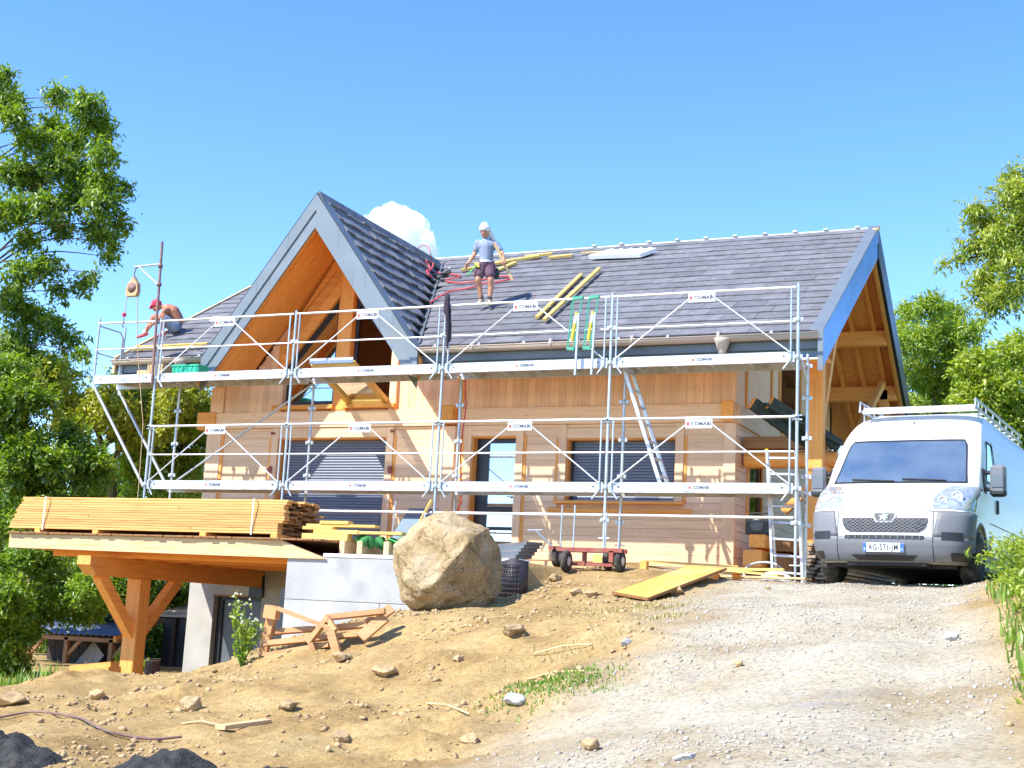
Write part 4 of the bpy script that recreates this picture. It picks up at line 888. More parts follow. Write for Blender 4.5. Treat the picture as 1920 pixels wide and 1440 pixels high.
# ================================================================== lumber on the deck
lz=DZ+.03; ls=thing('lumber_stack','long stack of orange larch boards strapped on the timber deck','lumber',(2.2,-2.3,lz))
for x in (.05,1.25,3.35,4.65): MB().bbox(x,x+.12,-2.74,-1.75,lz-.002,lz+.07,.006).build('bearer','larch_y',ls)
NL=13; th=.0405
for k in range(NL):
    z0=lz+.071+k*th; x0=-.50+.012*k+rng.uniform(-.02,.02)+(.03 if k>8 else 0); x1=4.74+rng.uniform(-.02,.03)+(.09 if k>3 else 0)+(.03 if k>10 else 0)
    ys=-2.74+.006*k
    for j in range(7):
        y0=ys+j*.147
        if j==0:
            xm=1.2+rng.uniform(-.1,2.2) if k%4==1 else None
            if xm:
                MB().bbox(x0,xm-.004,y0+rng.uniform(0,.006),y0+.144,z0+.002,z0+th-.0025,.004).build('board','plank_x',ls); MB().bbox(xm+.004,x1,y0+rng.uniform(0,.006),y0+.144,z0+.002,z0+th-.0025,.004).build('board','plank_x',ls)
            else: MB().bbox(x0,x1,y0+rng.uniform(0,.008),y0+.144,z0+.002,z0+th-.0025,.004).build('board','plank_x',ls)
        elif j==6 or k==NL-1: MB().bbox(x0+rng.uniform(-.05,.05),x1+rng.uniform(-.1,.12),y0,y0+.144,z0+.002,z0+th-.0025,.004).build('board','plank_x',ls)
        else:
            if k==0 and j==1: core=MB()
            core.box(x0+.04,x1+rng.uniform(-.1,.12),y0,y0+.145,z0+.002,z0+th-.0025)
o=core.build('board_core','brown_x',ls); o['kind']='stuff'
for x in (.22,4.30): MB().box(x,x+.018,-2.75,-1.70,lz+.071+NL*th,lz+.075+NL*th).box(x,x+.018,-2.756,-2.744+.0,lz+.05,lz+.071+NL*th).build('strap','white_plastic',ls)
# shorter yellow offcuts on the terrace
oc=thing('offcut_pile','untidy pile of short yellow board offcuts beside the lumber stack','lumber',(5.8,-2.2,.19))
zb=.19
spec=[(5.05,5.85,-2.50,.10),(5.25,6.02,-2.50,.06),(5.02,5.55,-2.45,.05),(5.56,6.75,-2.48,.045),(5.05,6.25,-2.40,.04),(5.3,5.80,-2.42,.05),(5.10,5.60,-2.2,.05),(5.7,6.9,-2.25,.04)]
lv=.40
for k,(x0,x1,y0,t) in enumerate(spec):
    z0=[.40,.50,.56,.505,.61,.65,.40,.40][k]
    MB().bbox(x0,x1,y0,y0+.16,z0,z0+t,.006).build('offcut','yellow_x',oc)
for x in (5.75,6.05,6.5): MB().bbox(x,x+.09,-2.55,-1.9,.18,.40,.006).build('bearer','pale_y',oc)
nt_=MB(); P=[]
for k in range(26):
    t=k/25; P.append((5.95+1.45*t+.03*math.sin(k*2.1),-2.42+.10*math.sin(k*1.3),.42+.05*math.sin(k*1.9)-.06*t))
nt_.tube(P,[.05+.025*math.sin(k*2.7) for k in range(26)],7); P2=[(p[0]+.05,p[1]+.12,p[2]-.05) for p in P]; nt_.tube(P2,.045,7)
one('rolled_net',nt_,'net_green','rolled dark green netting lying on the yellow offcuts','net')
one('green_strap',MB().beam((6.75,-2.6,.40),(7.15,-2.64,.21),.05,.006).beam((6.75,-2.6,.40),(6.45,-2.4,.46),.05,.006),'strap_green','bright green webbing strap hanging over the terrace edge','strap')
one('prop_rod',MB().tube([(6.50,-2.35,.18),(6.55,-2.35,1.02)],.010,6).tube([(6.50,-2.35,.19),(6.50,-2.35,.35)],.018,6),'galv','thin steel rod standing in the net by the shutter','rod')
one('prop_bar',MB().tube([(7.0,-2.3,.18),(7.02,-2.3,.85)],.010,6).tube([(7.02,-2.3,.85),(7.05,-2.3,.83)],.010,6),'alu','short pale bar standing upright beside the green netting','rod')
# leaning dark panels and battens behind the boulder
pl=thing('leaning_sheets','dark blue-grey sheets leaning on the wall behind the boulder','panel',(4.9,1.2,.3))
MB().add([(4.35,1.1,.3),(5.05,1.1,.3),(5.0,1.92,1.28),(4.50,1.92,1.28),(4.35,1.13,.3),(5.05,1.13,.3),(5.0,1.95,1.28),(4.50,1.95,1.28)],[(0,1,2,3),(7,6,5,4),(0,4,5,1),(1,5,6,2),(2,6,7,3),(3,7,4,0)]).build('sheet','fascia_blue',pl)
MB().add([(5.0,1.25,.3),(5.45,1.25,.3),(5.42,1.86,1.12),(4.95,1.86,1.12),(5.0,1.28,.3),(5.45,1.28,.3),(5.42,1.89,1.12),(4.95,1.89,1.12)],[(0,1,2,3),(7,6,5,4),(0,4,5,1),(1,5,6,2),(2,6,7,3),(3,7,4,0)]).build('sheet','zinc_dark',pl)
for k,(a,b) in enumerate((((5.62,-.35,.30),(5.95,-.02,1.26)),((5.74,-.3,.30),(6.0,.05,1.08)))):
    one('leaning_batten',MB().beam(a,b,.06,.035),'yellow_z',('long yellow batten leaning on a scaffold post behind the boulder','short yellow batten leaning beside a longer one behind the boulder')[k],'batten')
hs=[(6.0,.8,3.9),(6.1,.78,3.0),(6.02,.82,2.2),(6.1,.8,1.3),(5.95,.7,.9),(5.6,.3,.5),(5.5,.0,.32)]
one('red_cable',MB().tube(hs,.012,6),'hose_red','red air hose hanging down an inner scaffold post by the door','hose')
# ================================================================== things on the ground by the house
cart=thing('wheeled_cart','rusty red scaffold trolley with four small pneumatic wheels and upright bars','cart',(9.1,-1.0,.1))
cz=gz(9.1,-1.0); cx,cy=8.78,-1.05
def pwheel(c,r,axis,parent,w=.09):
    t=MB().lathe([(r*.62,-w/2),(r*.88,-w/2),(r,-w/4),(r,w/4),(r*.88,w/2),(r*.62,w/2)],c,axis,18).build('tyre','rubber',parent)
    MB().lathe([(r*.18,-w/2-.01),(r*.6,-w/2+.006),(r*.62,0),(r*.6,w/2-.006),(r*.18,w/2+.01)],c,axis,14).build('rim','alu',t)
for x,y in ((8.70,-1.18),(8.90,-1.32),(9.44,-1.0),(9.68,-1.16)):
    pwheel((x,y,gz(x,y)+.155),.16,'x',cart)
MB().box(8.68,9.75,-1.12,-1.05,.40,.46).box(8.68,9.75,-1.30,-1.24,.40,.46).box(8.62,8.70,-1.36,-.95,.42,.47).box(9.55,9.62,-1.3,-.95,.26,.42).box(8.9,9.6,-1.18,-1.12,.20,.25).box(9.1,9.14,-1.2,-1.1,.2,.42).build('chassis','red_paint',cart)
for x,y in ((8.71,-1.10),(8.93,-1.14),(9.42,-1.10),(9.66,-1.2)): MB().tube([(x,y,.42),(x+.005,y,1.10 if x<9.2 else 1.0)],.013,6).build('upright_bar','galv',cart)
MB().tube([(8.62,-1.15,.45),(8.36,-1.25,.70)],.015,6).tube([(8.24,-1.28,.70),(8.46,-1.22,.71)],.012,6).build('tow_handle','galv',cart)
tp=thing('tile_pile','low stack of dark grey roof tiles before the entrance','tile stack',(8.1,-1.4,.2))
for k in range(5):
    z0=.155+.05*k; x0=7.12+.04*k
    V=[(x0,-1.65,z0),(x0+1.15,-1.75,z0+.10),(x0+1.2,-1.25,z0+.12),(x0+.05,-1.15,z0+.02)]; V=V+[(p[0],p[1],p[2]+.045) for p in V]
    MB().add(V,[(0,3,2,1),(4,5,6,7),(0,1,5,4),(1,2,6,5),(2,3,7,6),(3,0,4,7)]).build('tile','zinc_dark' if k%2 else 'slate',tp)
dm=thing('drainage_membrane','black dimpled drainage membrane wrapped round the retaining wall end','membrane',(8.95,-2.9,-.4))
n=14;V=[];Fc=[]
for k in range(n):
    t=k/(n-1); x=8.50+.44*t; y=-2.955-.06*math.sin(t*3)+.9*max(0,t-.86)
    V+=[(x,y,gz(x,-3.05)-.1),(x,y,.17-.02*math.sin(t*7))]
Fc=[(2*k,2*k+2,2*k+3,2*k+1) for k in range(n-1)]; o=MB().add(V,Fc,True).build('sheet','membrane',dm); md=o.modifiers.new('t','SOLIDIFY'); md.thickness=.012
mb=MB()
for i in range(10):
    for j in range(9): 
        x=8.52+.04*i; mb.ball((x,-2.985-.06*math.sin((x-8.50)/.44*3)+.9*max(0,(x-8.50)/.44-.86),-.42+j*.065),.018,1)
mb.build('dimple_field','membrane',dm)['kind']='stuff'
yp=thing('formwork_panel','yellow formwork panel lying tilted on the dirt beside the gravel track','panel',(10.9,-2.6,-.2))
pa=[Vector(p) for p in ((10.42,-3.55,-.24),(11.02,-3.95,-.26),(11.45,-1.85,.16),(10.78,-1.45,.18))]
for i,q in enumerate(pa): q.z=gz(q.x,q.y)+ (.03 if i<2 else .14)
nn=(pa[1]-pa[0]).cross(pa[3]-pa[0]).normalized()*.027
MB().add(pa+[q+nn for q in pa],[(3,2,1,0),(4,5,6,7),(0,1,5,4),(1,2,6,5),(2,3,7,6),(3,0,4,7)]).build('board','panel_yellow',yp)
for k,(s,t) in enumerate(((0,1),(1,2),(2,3),(3,0))):
    MB().beam(pa[s]+nn*.5,pa[t]+nn*.5,.012,.034,up=nn).build('edge_band','brown_x',yp)
bp_=thing('plank_heap','loose yellow planks and blocks on the ground before the chalet corner','planks',(11.2,-.6,.1))
for k,(a,b,wd,ht,m) in enumerate((((10.9,-1.1,.22),(12.1,-1.4,.14),.22,.03,'yellow_x'),((10.6,-.4,.24),(11.9,-.3,.27),.16,.04,'yellow_x'),((10.9,-.75,.13),(12.4,-1.05,.12),.26,.028,'pale_x'),((9.7,-.1,.30),(11.2,.1,.28),.14,.04,'pale_x'),((9.5,.5,.36),(11.0,.6,.33),.12,.05,'yellow_x'),((9.3,1.3,.38),(10.9,1.5,.36),.16,.04,'pale_x'))):
    za=gz(a[0],a[1]);zb_=gz(b[0],b[1]); MB().beam((a[0],a[1],max(a[2],za+ht/2)),(b[0],b[1],max(b[2],zb_+ht/2)),wd,ht).build('plank',m,bp_)
for x,y in ((11.0,-1.05),(11.35,-1.15),(10.85,-.45),(9.9,-.9)): MB().bbox(x,x+.10,y,y+.12,gz(x,y)-.02,gz(x,y)+.12,.006).build('block','larch_x',bp_)
one('white_sack',MB().ball((11.75,-.35,gz(11.75,-.35)+.09),.15,3,(1.2,.9,.62)).ball((11.9,-.35,gz(11.75,-.35)+.08),.1,3,(1.2,.9,.7)),'white_plastic','crumpled white plastic sack by the plank heap','sack')
# squared beams and old timber beside the house corner
bt=thing('squared_beam_pile','stack of thick squared orange beams beside the house corner','timber',(11.6,2.0,.2))
for k,(x,y0,y1,z0,s,hh,m) in enumerate(((11.15,.85,4.8,.36,.30,.26,'larch_y'),(11.20,.95,4.9,.66,.26,.21,'larch_y'),(11.5,1.2,5.0,.36,.28,.24,'brown_y'),(11.52,1.3,4.9,.63,.26,.2,'brown_y'))):
    MB().bbox(x-s/2,x+s/2,y0,y1,z0,z0+hh,.01).build('beam',m,bt)
for y in (1.2,3.6): MB().bbox(10.95,11.7,y,y+.14,gz(11.3,y)-.03,.362,.008).build('bearer','brown_x',bt)
ob=thing('old_plank_pile','grey weathered planks stacked behind the step ladder beside the van','planks',(12.2,2.2,.2))
for k in range(9):
    z0=.22+.062*k; MB().beam((11.85+.03*(k%3),1.5+.08*(k%4),z0+.05),(12.55+.06*(k%2),3.9,z0-.02),.20,.045).beam((12.1+.04*(k%3),1.4,z0+.02),(12.85,3.7,z0-.03),.18,.045).build('plank','grey_y',ob)
for y in (1.7,3.4): MB().bbox(11.7,12.75,y,y+.12,gz(12.2,y)-.03,.20,.006).build('bearer','grey_x',ob)
gen=thing('generator','small black portable generator on the beam pile','generator',(11.1,1.3,.87))
MB().bbox(10.98,11.38,1.05,1.4,.872,1.16,.02).build('case','black_plastic',gen); MB().lathe([(.10,-.012),(.11,0),(.10,.012)],(11.17,1.045,1.02),'y',16).build('dial','zinc_dark',gen); MB().tube([(11.0,1.2,1.16),(11.02,1.2,1.22),(11.34,1.2,1.22),(11.36,1.2,1.16)],.014,6).build('handle','black',gen)
one('clear_hose_coil',MB().tube([(11.42+.30*math.cos(a)*(1),.45+.10*math.sin(a),gz(11.4,.4)+.10+.16*math.sin(a)) for a in np.linspace(0,3.6,16)],.018,8),'concrete_dark','pale curved pipe on the ground under the scaffold end','pipe')
# ================================================================== things on the roof
def rp(x,y,h=0): 
    n=Vector((0,-SL,1)).normalized(); return Vector((x,y,zm(y)+.045))+n*h
for k,(a,b,lab) in enumerate((((6.95,1.75),(6.82,4.20),'upper of two crossed yellow battens on the main roof'),((7.20,1.52),(7.12,4.42),'longer yellow batten crossing another on the main roof'))):
    o=thing('roof_batten',lab,'batten',tuple(rp(*a))); MB().beam(rp(*a,.03+.03*k),rp(*b,.03+.035*k),.075,.045,up=(0,-SL,1)).build('length','yellow_y',o)
    MB().beam(rp(a[0]+.02,a[1]+.5,.055+.03*k),rp(a[0]+.02,a[1]+.52,.055+.03*k),.078,.004,up=(0,-SL,1)).build('band','cardboard',o)
bl=[((3.75,5.05),(4.75,5.55),.07),((4.35,5.45),(5.25,5.72),.08),((4.62,4.72),(4.86,5.35),.10),((5.55,5.55),(6.05,5.62),.09),((4.9,5.75),(5.5,5.85),.07)]
labs=['thin yellow lath slanting on the roof behind the standing man','yellow board on the roof just under the ridge','thick short yellow block pointing down the roof','yellow board end beside the standing man near the ridge','yellow board lying along the ridge']
for (a,b,wd),lb in zip(bl,labs): one('roof_board',MB().beam(rp(*a,.03),rp(*b,.03),wd,.05,up=(0,-SL,1)),'yellow_x',lb,'board')
pal=thing('white_panel_stack','white slatted panel lying near the ridge of the main roof','panel',tuple(rp(7.2,5.4)))
MB().add([rp(6.55,5.28,.02),rp(7.72,5.15,.02),rp(7.95,5.50,.02),rp(6.85,5.62,.02),rp(6.55,5.28,.10),rp(7.72,5.15,.10),rp(7.95,5.50,.10),rp(6.85,5.62,.10)],[(0,3,2,1),(4,5,6,7),(0,1,5,4),(1,2,6,5),(2,3,7,6),(3,0,4,7)]).build('board','white_plastic',pal)
for k in range(5): MB().beam(rp(6.75+.22*k,5.28-.02*k,.115),rp(6.98+.22*k,5.56-.02*k,.115),.05,.028,up=(0,-SL,1)).build('slat','white_strip',pal)
one('ridge_lath',MB().beam(rp(6.2,5.75,.03),rp(7.6,5.72,.03),.05,.03,up=(0,-SL,1)),'pale_x','long pale lath lying just above the white panel','lath')
def smooth_path(P,n=8):
    out=[];P=[Vector(p) for p in P]
    for i in range(len(P)-1):
        p0=P[max(i-1,0)];p1=P[i];p2=P[i+1];p3=P[min(i+2,len(P)-1)]
        for k in range(n):
            t=k/n; out.append(.5*((2*p1)+(-p0+p2)*t+(2*p0-5*p1+4*p2-p3)*t*t+(-p0+3*p1-3*p2+p3)*t**3))
    out.append(P[-1]); return out
RP0,RN=(0,YE,ZE+.07),(0,-SL,1)
def rpx(px,py,h=.0): return at_plane(px,py,(0,YE,ZE+.07+h),RN)
hose=[rpx(*p) for p in ((806,568),(818,560),(845,546),(880,540),(905,532),(935,528),(958,522),(955,518),(930,519),(900,526),(870,530),(845,529),(838,525),(858,520),(861,516),(845,514),(826,512),(815,508))]
one('air_hose',MB().tube(smooth_path(hose),.018,7),'hose_red','red air hose looping across the main roof behind the standing man','hose')
GP0=(XC,.8,ZG+.10);GN=(GS,0,1)
gpx=lambda px,py: at_plane(px,py,GP0,GN)
one('hose_coil',MB().tube(smooth_path([gpx(*p) for p in ((798,490),(806,502),(803,514),(810,520),(800,508),(808,505),(812,496),(806,488))]),.017,7),'hose_red','tangled red hose end lying on the gable slope by the valley','hose')
lo=[gpx(800,489),*[at(px,py,'y',5.0) for px,py in ((788,478),(784,466),(794,460),(803,464),(808,478))],rpx(810,492,.02)]
one('hose_loop',MB().tube(smooth_path(lo),.010,6),'hose_red','thin red hose arching in a loop above the gable ridge','hose')
ng_=thing('nail_gun','black nail gun lying in the roof valley','nail gun',tuple(rpx(826,522)))
q=rpx(826,522); MB().beam(q+Vector((-.22,0,.05)),q+Vector((.16,.0,.07)),.09,.10,up=(0,-SL,1)).beam(q+Vector((.10,0,.09)),q+Vector((.22,.02,.16)),.06,.08).build('body','black_plastic',ng_)
MB().beam(q+Vector((-.05,-.03,.04)),q+Vector((.10,-.16,.0)),.05,.06).build('magazine','zinc_dark',ng_); MB().tube([q+Vector((.18,0,.12)),q+Vector((.20,0,.24))],.012,6).build('nozzle','white_plastic',ng_)
for k in range(2):
    one('verge_lath',MB().beam(rp(-1.45,1.0+.13*k,.03),rp(.25,1.02+.13*k,.03),.06,.035,up=(0,-SL,1)),'yellow_x',('lower yellow lath laid along the left eaves','upper yellow lath laid along the left eaves')[k],'lath')
one('roof_bag',MB().ball(rp(-.55,2.45,.07),.10,2,(1.6,.8,.8)).ball(rp(-.42,2.42,.06),.07,2),'white_plastic','small white bag behind the seated worker on the roof','bag')
# ================================================================== van
van_z=(gz(12.85,-1.25)+gz(14.65,-1.45))/2
van=thing('delivery_van','white high-roof delivery van with grey bumper and roof rack parked by the chalet','van',(13.60,-2.30,van_z+.0),rot=(0,0,math.radians(-6)))
def tab(T):
    xs=[t[0] for t in T]
    return lambda z: tuple(np.interp(z,xs,[t[i] for t in T]) for i in range(1,len(T[0])))
#      z    f0   D    w
VT=tab([(.24,.10,.40,.90),(.34,.03,.44,.96),(.48,.00,.46,1.00),(.75,.02,.48,1.02),(.93,.06,.52,1.025),(1.0,.10,.55,1.025),(1.10,.22,.52,1.025),(1.20,.42,.46,1.025),(1.28,.62,.38,1.02),(1.33,.74,.32,1.015),(1.60,.98,.28,.995),(1.85,1.20,.26,.965),(2.05,1.39,.25,.93),(2.16,1.52,.26,.905),(2.28,1.70,.30,.875),(2.38,1.90,.36,.84),(2.45,2.12,.42,.79),(2.49,2.35,.50,.72),(2.515,2.70,.55,.60)])
NEXP=3.2; VLEN=5.9
def vs_(th,z,off=0.0):
    f0,D,w_=VT(z); s=1 if th>=0 else -1; a=abs(th)
    def P(a,z):
        f0,D,w_=VT(z)
        if a<=math.pi/2: return Vector((w_*math.sin(a)**(2/NEXP),f0+D*(1-max(math.cos(a),0)**(2/NEXP)),z))
        return Vector((w_,f0+D+(a-math.pi/2),z))
    p=P(a,z)
    if off:
        e=.01; a0=min(max(a,.02),3.0)
        du=P(a0+e,z)-P(a0-e,z); dv=P(a0,min(z+e,2.51))-P(a0,max(z-e,.24)); n=du.cross(dv)
        if n.length>0: n.normalize()
        if n.y>0 and a<1.2: n=-n
        if a>=1.2 and n.x<0: n=-n
        if a<.02: n.x=0
        p=p+n*off
    return Vector((p.x*s,p.y,p.z))
def xth(x,z):
    w_=VT(z)[2]; r=min(abs(x)/w_,1); return math.copysign(math.asin(r**(NEXP/2)),x)
def vpatch(rows,lo,hi,name,mat,off=.006,nu=14,nz=8,parent=None,smooth=True,thick=.0):
    """rows=(z0,z1); lo,hi: theta at z"""
    V=[];Fc=[]
    for j in range(nz+1):
        z=rows[0]+(rows[1]-rows[0])*j/nz; a,b=lo(z),hi(z)
        for i in range(nu+1): V.append(vs_(a+(b-a)*i/nu,z,off))
    for j in range(nz):
        for i in range(nu):
            q=j*(nu+1)+i; Fc.append((q,q+1,q+nu+2,q+nu+1))
    o=MB().add(V,Fc,smooth).build(name,mat,parent or van,local=True)
    if thick: md=o.modifiers.new('t','SOLIDIFY'); md.thickness=thick; md.offset=-1
    return o
zl=[.24,.29,.34,.41,.48,.60,.75,.85,.93,.97,1.0,1.05,1.10,1.15,1.20,1.24,1.28,1.33,1.45,1.6,1.72,1.85,1.95,2.05,2.16,2.22,2.28,2.33,2.38,2.42,2.45,2.47,2.49,2.515]
ths=[math.pi/2*(k/12) for k in range(13)]; ystn=[1.6,2.2,3.0,4.0,5.0,5.6,5.82,5.9]
V=[];ring_n=None
for z in zl:
    half=[vs_(t,z) for t in ths]; w_=half[-1].x; y1=half[-1].y
    for y in ystn:
        if y>y1+.05: half.append(Vector((w_-(.04 if y>5.85 else 0),y,z)))
        else: half.append(Vector((w_,y1+.001*ystn.index(y)+.0005,z)))
    rg=half+[Vector((-p.x,p.y,p.z)) for p in half[::-1][:-1]]
    ring_n=len(rg); V+=rg
Fc=[(k*ring_n+i,k*ring_n+(i+1)%ring_n,(k+1)*ring_n+(i+1)%ring_n,(k+1)*ring_n+i) for k in range(len(zl)-1) for i in range(ring_n)]
Fc.append(tuple(range(ring_n))[::-1]); Fc.append(tuple(range((len(zl)-1)*ring_n,len(zl)*ring_n)))
body=MB().add(V,Fc,True).build('body','van_white',van,local=True)
def cut(o,mb):
    c=mb.build('c',None); md=o.modifiers.new('b','BOOLEAN'); md.operation='DIFFERENCE'; md.object=c; md.solver='EXACT'
    sp=o.parent; o.parent=None; bpy.context.view_layer.update()
    me=bpy.data.meshes.new_from_object(o.evaluated_get(bpy.context.evaluated_depsgraph_get())); o.modifiers.clear(); old=o.data; o.data=me; bpy.data.meshes.remove(old); bpy.data.objects.remove(c); o.parent=sp
    me.polygons.foreach_set('use_smooth',[True]*len(me.polygons))
for y in (.95,4.98):
    for s in (-1,1): cut(body,MB().lathe([(.43,-.25),(.43,.25)],(s*.98,y,.36),'x',28))
WS=[(-.86,1.335),(.86,1.335),(.83,1.50),(.77,1.92),(.71,1.965),(-.71,1.965),(-.77,1.92),(-.83,1.50)]
cut(body,MB().prism(WS,'y',.2,2.15))
cut(body,MB().prism([(1.40,1.42),(2.10,1.42),(2.12,1.98),(1.78,1.98)],'x',.70,1.3))
cut(body,MB().prism([(1.40,1.42),(2.10,1.42),(2.12,1.98),(1.78,1.98)],'x',-1.3,-.70))
try:
    body.data.set_sharp_from_angle(angle=math.radians(40))
except Exception: pass
V=[(x*.985,(VT(z)[0]+.30 if yy<1 else yy),z+(.004 if z<1.5 else -.004)) for yy in (.9,2.13) for x,z in WS]; n=len(WS)
MB().add(V,[tuple(range(2*n-1,n-1,-1))]+[(i,(i+1)%n,n+(i+1)%n,n+i) for i in range(1,n)]+[(0,1,n+1,n)]).build('cab_lining','dash',van,local=True)
wlo=lambda z:xth(-np.interp(z,[1.325,1.5,1.90,1.97],[.875,.845,.79,.74]),z)
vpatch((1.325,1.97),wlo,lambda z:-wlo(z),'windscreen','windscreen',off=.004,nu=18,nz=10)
# black border of the screen
for z0,z1 in ((1.315,1.345),(1.955,1.98)): vpatch((z0,z1),wlo,lambda z:-wlo(z),'screen_border','frame_dark',off=.0065,nu=18,nz=1)
for s in (-1,1):
    e=lambda z,s=s:xth(s*np.interp(z,[1.325,1.5,1.90,1.97],[.882,.852,.797,.75]),z); e2=lambda z,s=s:xth(s*np.interp(z,[1.325,1.5,1.90,1.97],[.858,.83,.775,.725]),z)
    a,b=(e,e2) if s<0 else (e2,e)
    vpatch((1.32,1.975),a,b,'screen_border','frame_dark',off=.0062,nu=1,nz=10)
MB().bbox(-.82,.82,1.02,1.55,1.31,1.36,.03).bbox(.15,.70,1.05,1.5,1.36,1.44,.04).build('dashboard','dash',van,local=True)
MB().tube([(.42+.19*math.cos(a),1.50+.07*math.sin(a),1.50+.17*math.sin(a)) for a in np.linspace(0,2*math.pi,25)],.016,6).build('steering_wheel','black_plastic',van,local=True)
for x in (-.42,.42): MB().bbox(x-.24,x+.24,1.95,2.08,1.34,1.85,.05).build('seat','dash',van,local=True)
MB().bbox(-.72,-.42,.92,1.12,1.355,1.385,.01).build('dash_vest','paper_yellow',van,local=True)
MB().box(-.80,-.74,1.075,1.08,1.50,1.60).build('windscreen_sticker','sticker_green',van,local=True)
MB().bbox(-.10,.10,1.36,1.40,1.87,1.95,.01).build('rear_mirror','frame_dark',van,local=True)
# bumper
full=math.pi/2+.055
bum=vpatch((.245,.56),lambda z:-full,lambda z:full,'bumper','van_plastic',off=.014,nu=34,nz=8,thick=.01)
for s in (-1,1):
    lo=lambda z,s=s: xth(.60+.05*(z-.56)/.3,z)
    f=(lambda z,s=s:-full,lambda z,lo=lo:-lo(z)) if s<0 else (lo,lambda z:full)
    vpatch((.56,.885),f[0],f[1],'bumper_wing','van_plastic',off=.0145,nu=16,nz=6,thick=.01)
    # fog recess, lower recess
    g=lambda x0,x1,s=s:((lambda z:xth(s*x0,z),lambda z:xth(s*x1,z)) if s>0 else (lambda z:xth(s*x1,z),lambda z:xth(s*x0,z)))
    a,b=g(.70,.93); vpatch((.525,.625),a,b,'fog_recess','black_plastic',off=.021,nu=6,nz=3,parent=bum)
    a,b=g(.80,.96); vpatch((.28,.375),a,b,'lower_recess','black_plastic',off=.021,nu=6,nz=3,parent=bum)
    a,b=g(.597,.607); vpatch((.26,.88),a,b,'bumper_seam','black',off=.0165,nu=1,nz=8,parent=bum)
    # headlamp
    hi_=lambda z: math.pi/2+.02+.10*(z-.93)
    li=lambda z: xth(.585+.13*max(0,(z-1.06)/.20)**1.5,z)
    f=(lambda z:-hi_(z),lambda z:-li(z)) if s<0 else (li,hi_)
    hl=vpatch((.925,1.265),f[0],f[1],'headlight','headlamp',off=.007,nu=14,nz=8)
    for xx,zz,rr in ((.70,1.03,.062),(.85,1.09,.078)):
        q=vs_(xth(s*xx,zz),zz,.004); MB().lathe([(rr,.012),(rr*.97,-.010),(rr*.80,-.012),(rr*.75,.0),(rr*.3,.004),(rr*.28,-.012),(.004,-.016)],q,'y',18).build('lamp_bowl','alu',hl,local=True)
    # bonnet side seam
    f=g(.562,.570); vpatch((.895,1.22),f[0],f[1],'bonnet_seam','black',off=.003,nu=1,nz=6)
vpatch((.885,.895),lambda z:xth(-1.0,z),lambda z:xth(1.0,z),'bonnet_gap','black',off=.004,nu=26,nz=1)
gs=lambda z: xth(np.interp(z,[.615,.66,.785,.80],[.44,.515,.555,.54]),z)
gr=vpatch((.615,.80),lambda z:-gs(z),gs,'grille','van_grille',off=.008,nu=18,nz=5)
mb=MB()
for k in range(-16,17):
    for d in (-1,1):
        P=[]
        for j in range(4):
            z=.622+.172*j/3; x=k*.066+d*(j/3-.5)*.30
            if abs(x)<np.interp(z,[.615,.66,.785,.80],[.43,.505,.545,.53]): P.append(vs_(xth(x,z),z,.014))
        if len(P)>1: mb.tube(P,.0055,4)
mb.build('grille_mesh','van_plastic',gr,local=True)
bs=lambda z: xth(np.interp(z,[.735,.80,.865],[.10,.15,.155]),z)
bd=vpatch((.735,.865),lambda z:-bs(z),bs,'badge_surround','van_white',off=.016,nu=6,nz=4,thick=.01)
bs2=lambda z: xth(np.interp(z,[.755,.80,.855],[.085,.125,.13]),z)
vpatch((.757,.855),lambda z:-bs2(z),bs2,'badge_field','van_grille',off=.020,nu=6,nz=4,parent=bd)
lion=[(-.055,.835),(-.03,.842),(-.025,.858),(-.005,.85),(.0,.835),(.03,.835),(.02,.848),(.018,.866),(.045,.86),(.055,.872),(.03,.88),(.04,.893),(.06,.895),(.05,.908),(.025,.905),(.015,.918),(-.01,.915),(-.02,.895),(-.045,.90),(-.06,.885),(-.035,.878),(-.04,.86)]
MB().prism([(a,b-.07) for a,b in lion],'y',-.004,.008).build('emblem','chrome',bd,local=True)
vpatch((.53,.575),lambda z:xth(-.50,z),lambda z:xth(.50,z),'upper_slot','black_plastic',off=.021,nu=14,nz=1,parent=bum)
for k in range(11): 
    x=-.45+.09*k; q=vs_(xth(x,.55),.55,.026); MB().box(q.x-.006,q.x+.006,q.y-.004,q.y+.008,.53,.575).build('slot_rib','van_plastic',bum,local=True)
lsw=lambda z: xth(np.interp(z,[.268,.335],[.34,.42]),z)
vpatch((.268,.335),lambda z:-lsw(z),lsw,'lower_intake','black_plastic',off=.021,nu=12,nz=2,parent=bum)
yq=vs_(0,.42,.03).y
pt=MB().bbox(-.26,.26,yq-.012,yq,.36,.475,.004).build('number_plate','plate_white',van,local=True)
for x0,x1 in ((-.258,-.212),(.212,.258)): MB().box(x0,x1,yq-.0145,yq-.0122,.362,.473).build('plate_band','plate_blue',pt,local=True)
def vtext(s,size,c,mat,parent,bold=0):
    o=lettering(s,size,(0,0,0),mat,parent,bold=bold); o.location=c; return o
vtext('AG-571-JM',.104,(0,yq-.0145,.417),'frame_dark',pt,.0012).scale=(.74,1,1)
vtext('F',.05,(-.235,yq-.0165,.39),'plate_white',pt); vtext('73',.034,(.235,yq-.0165,.39),'plate_white',pt)
for c0 in (-.30,.14):
    for k in range(14):
        x=c0+.026*k; q=vs_(xth(x,1.245),1.245,.004); MB().beam((q.x-.006,q.y-.01,1.237),(q.x+.006,q.y+.02,1.255),.008,.006).build('cowl_vent','black',van,local=True) if k%1==0 else None
q=vs_(0,1.185,.003); MB().lathe([(.045,-.002),(.04,.004)],(q.x,q.y-.003,1.185),'y',14).build('bonnet_badge','van_white',van,local=True)
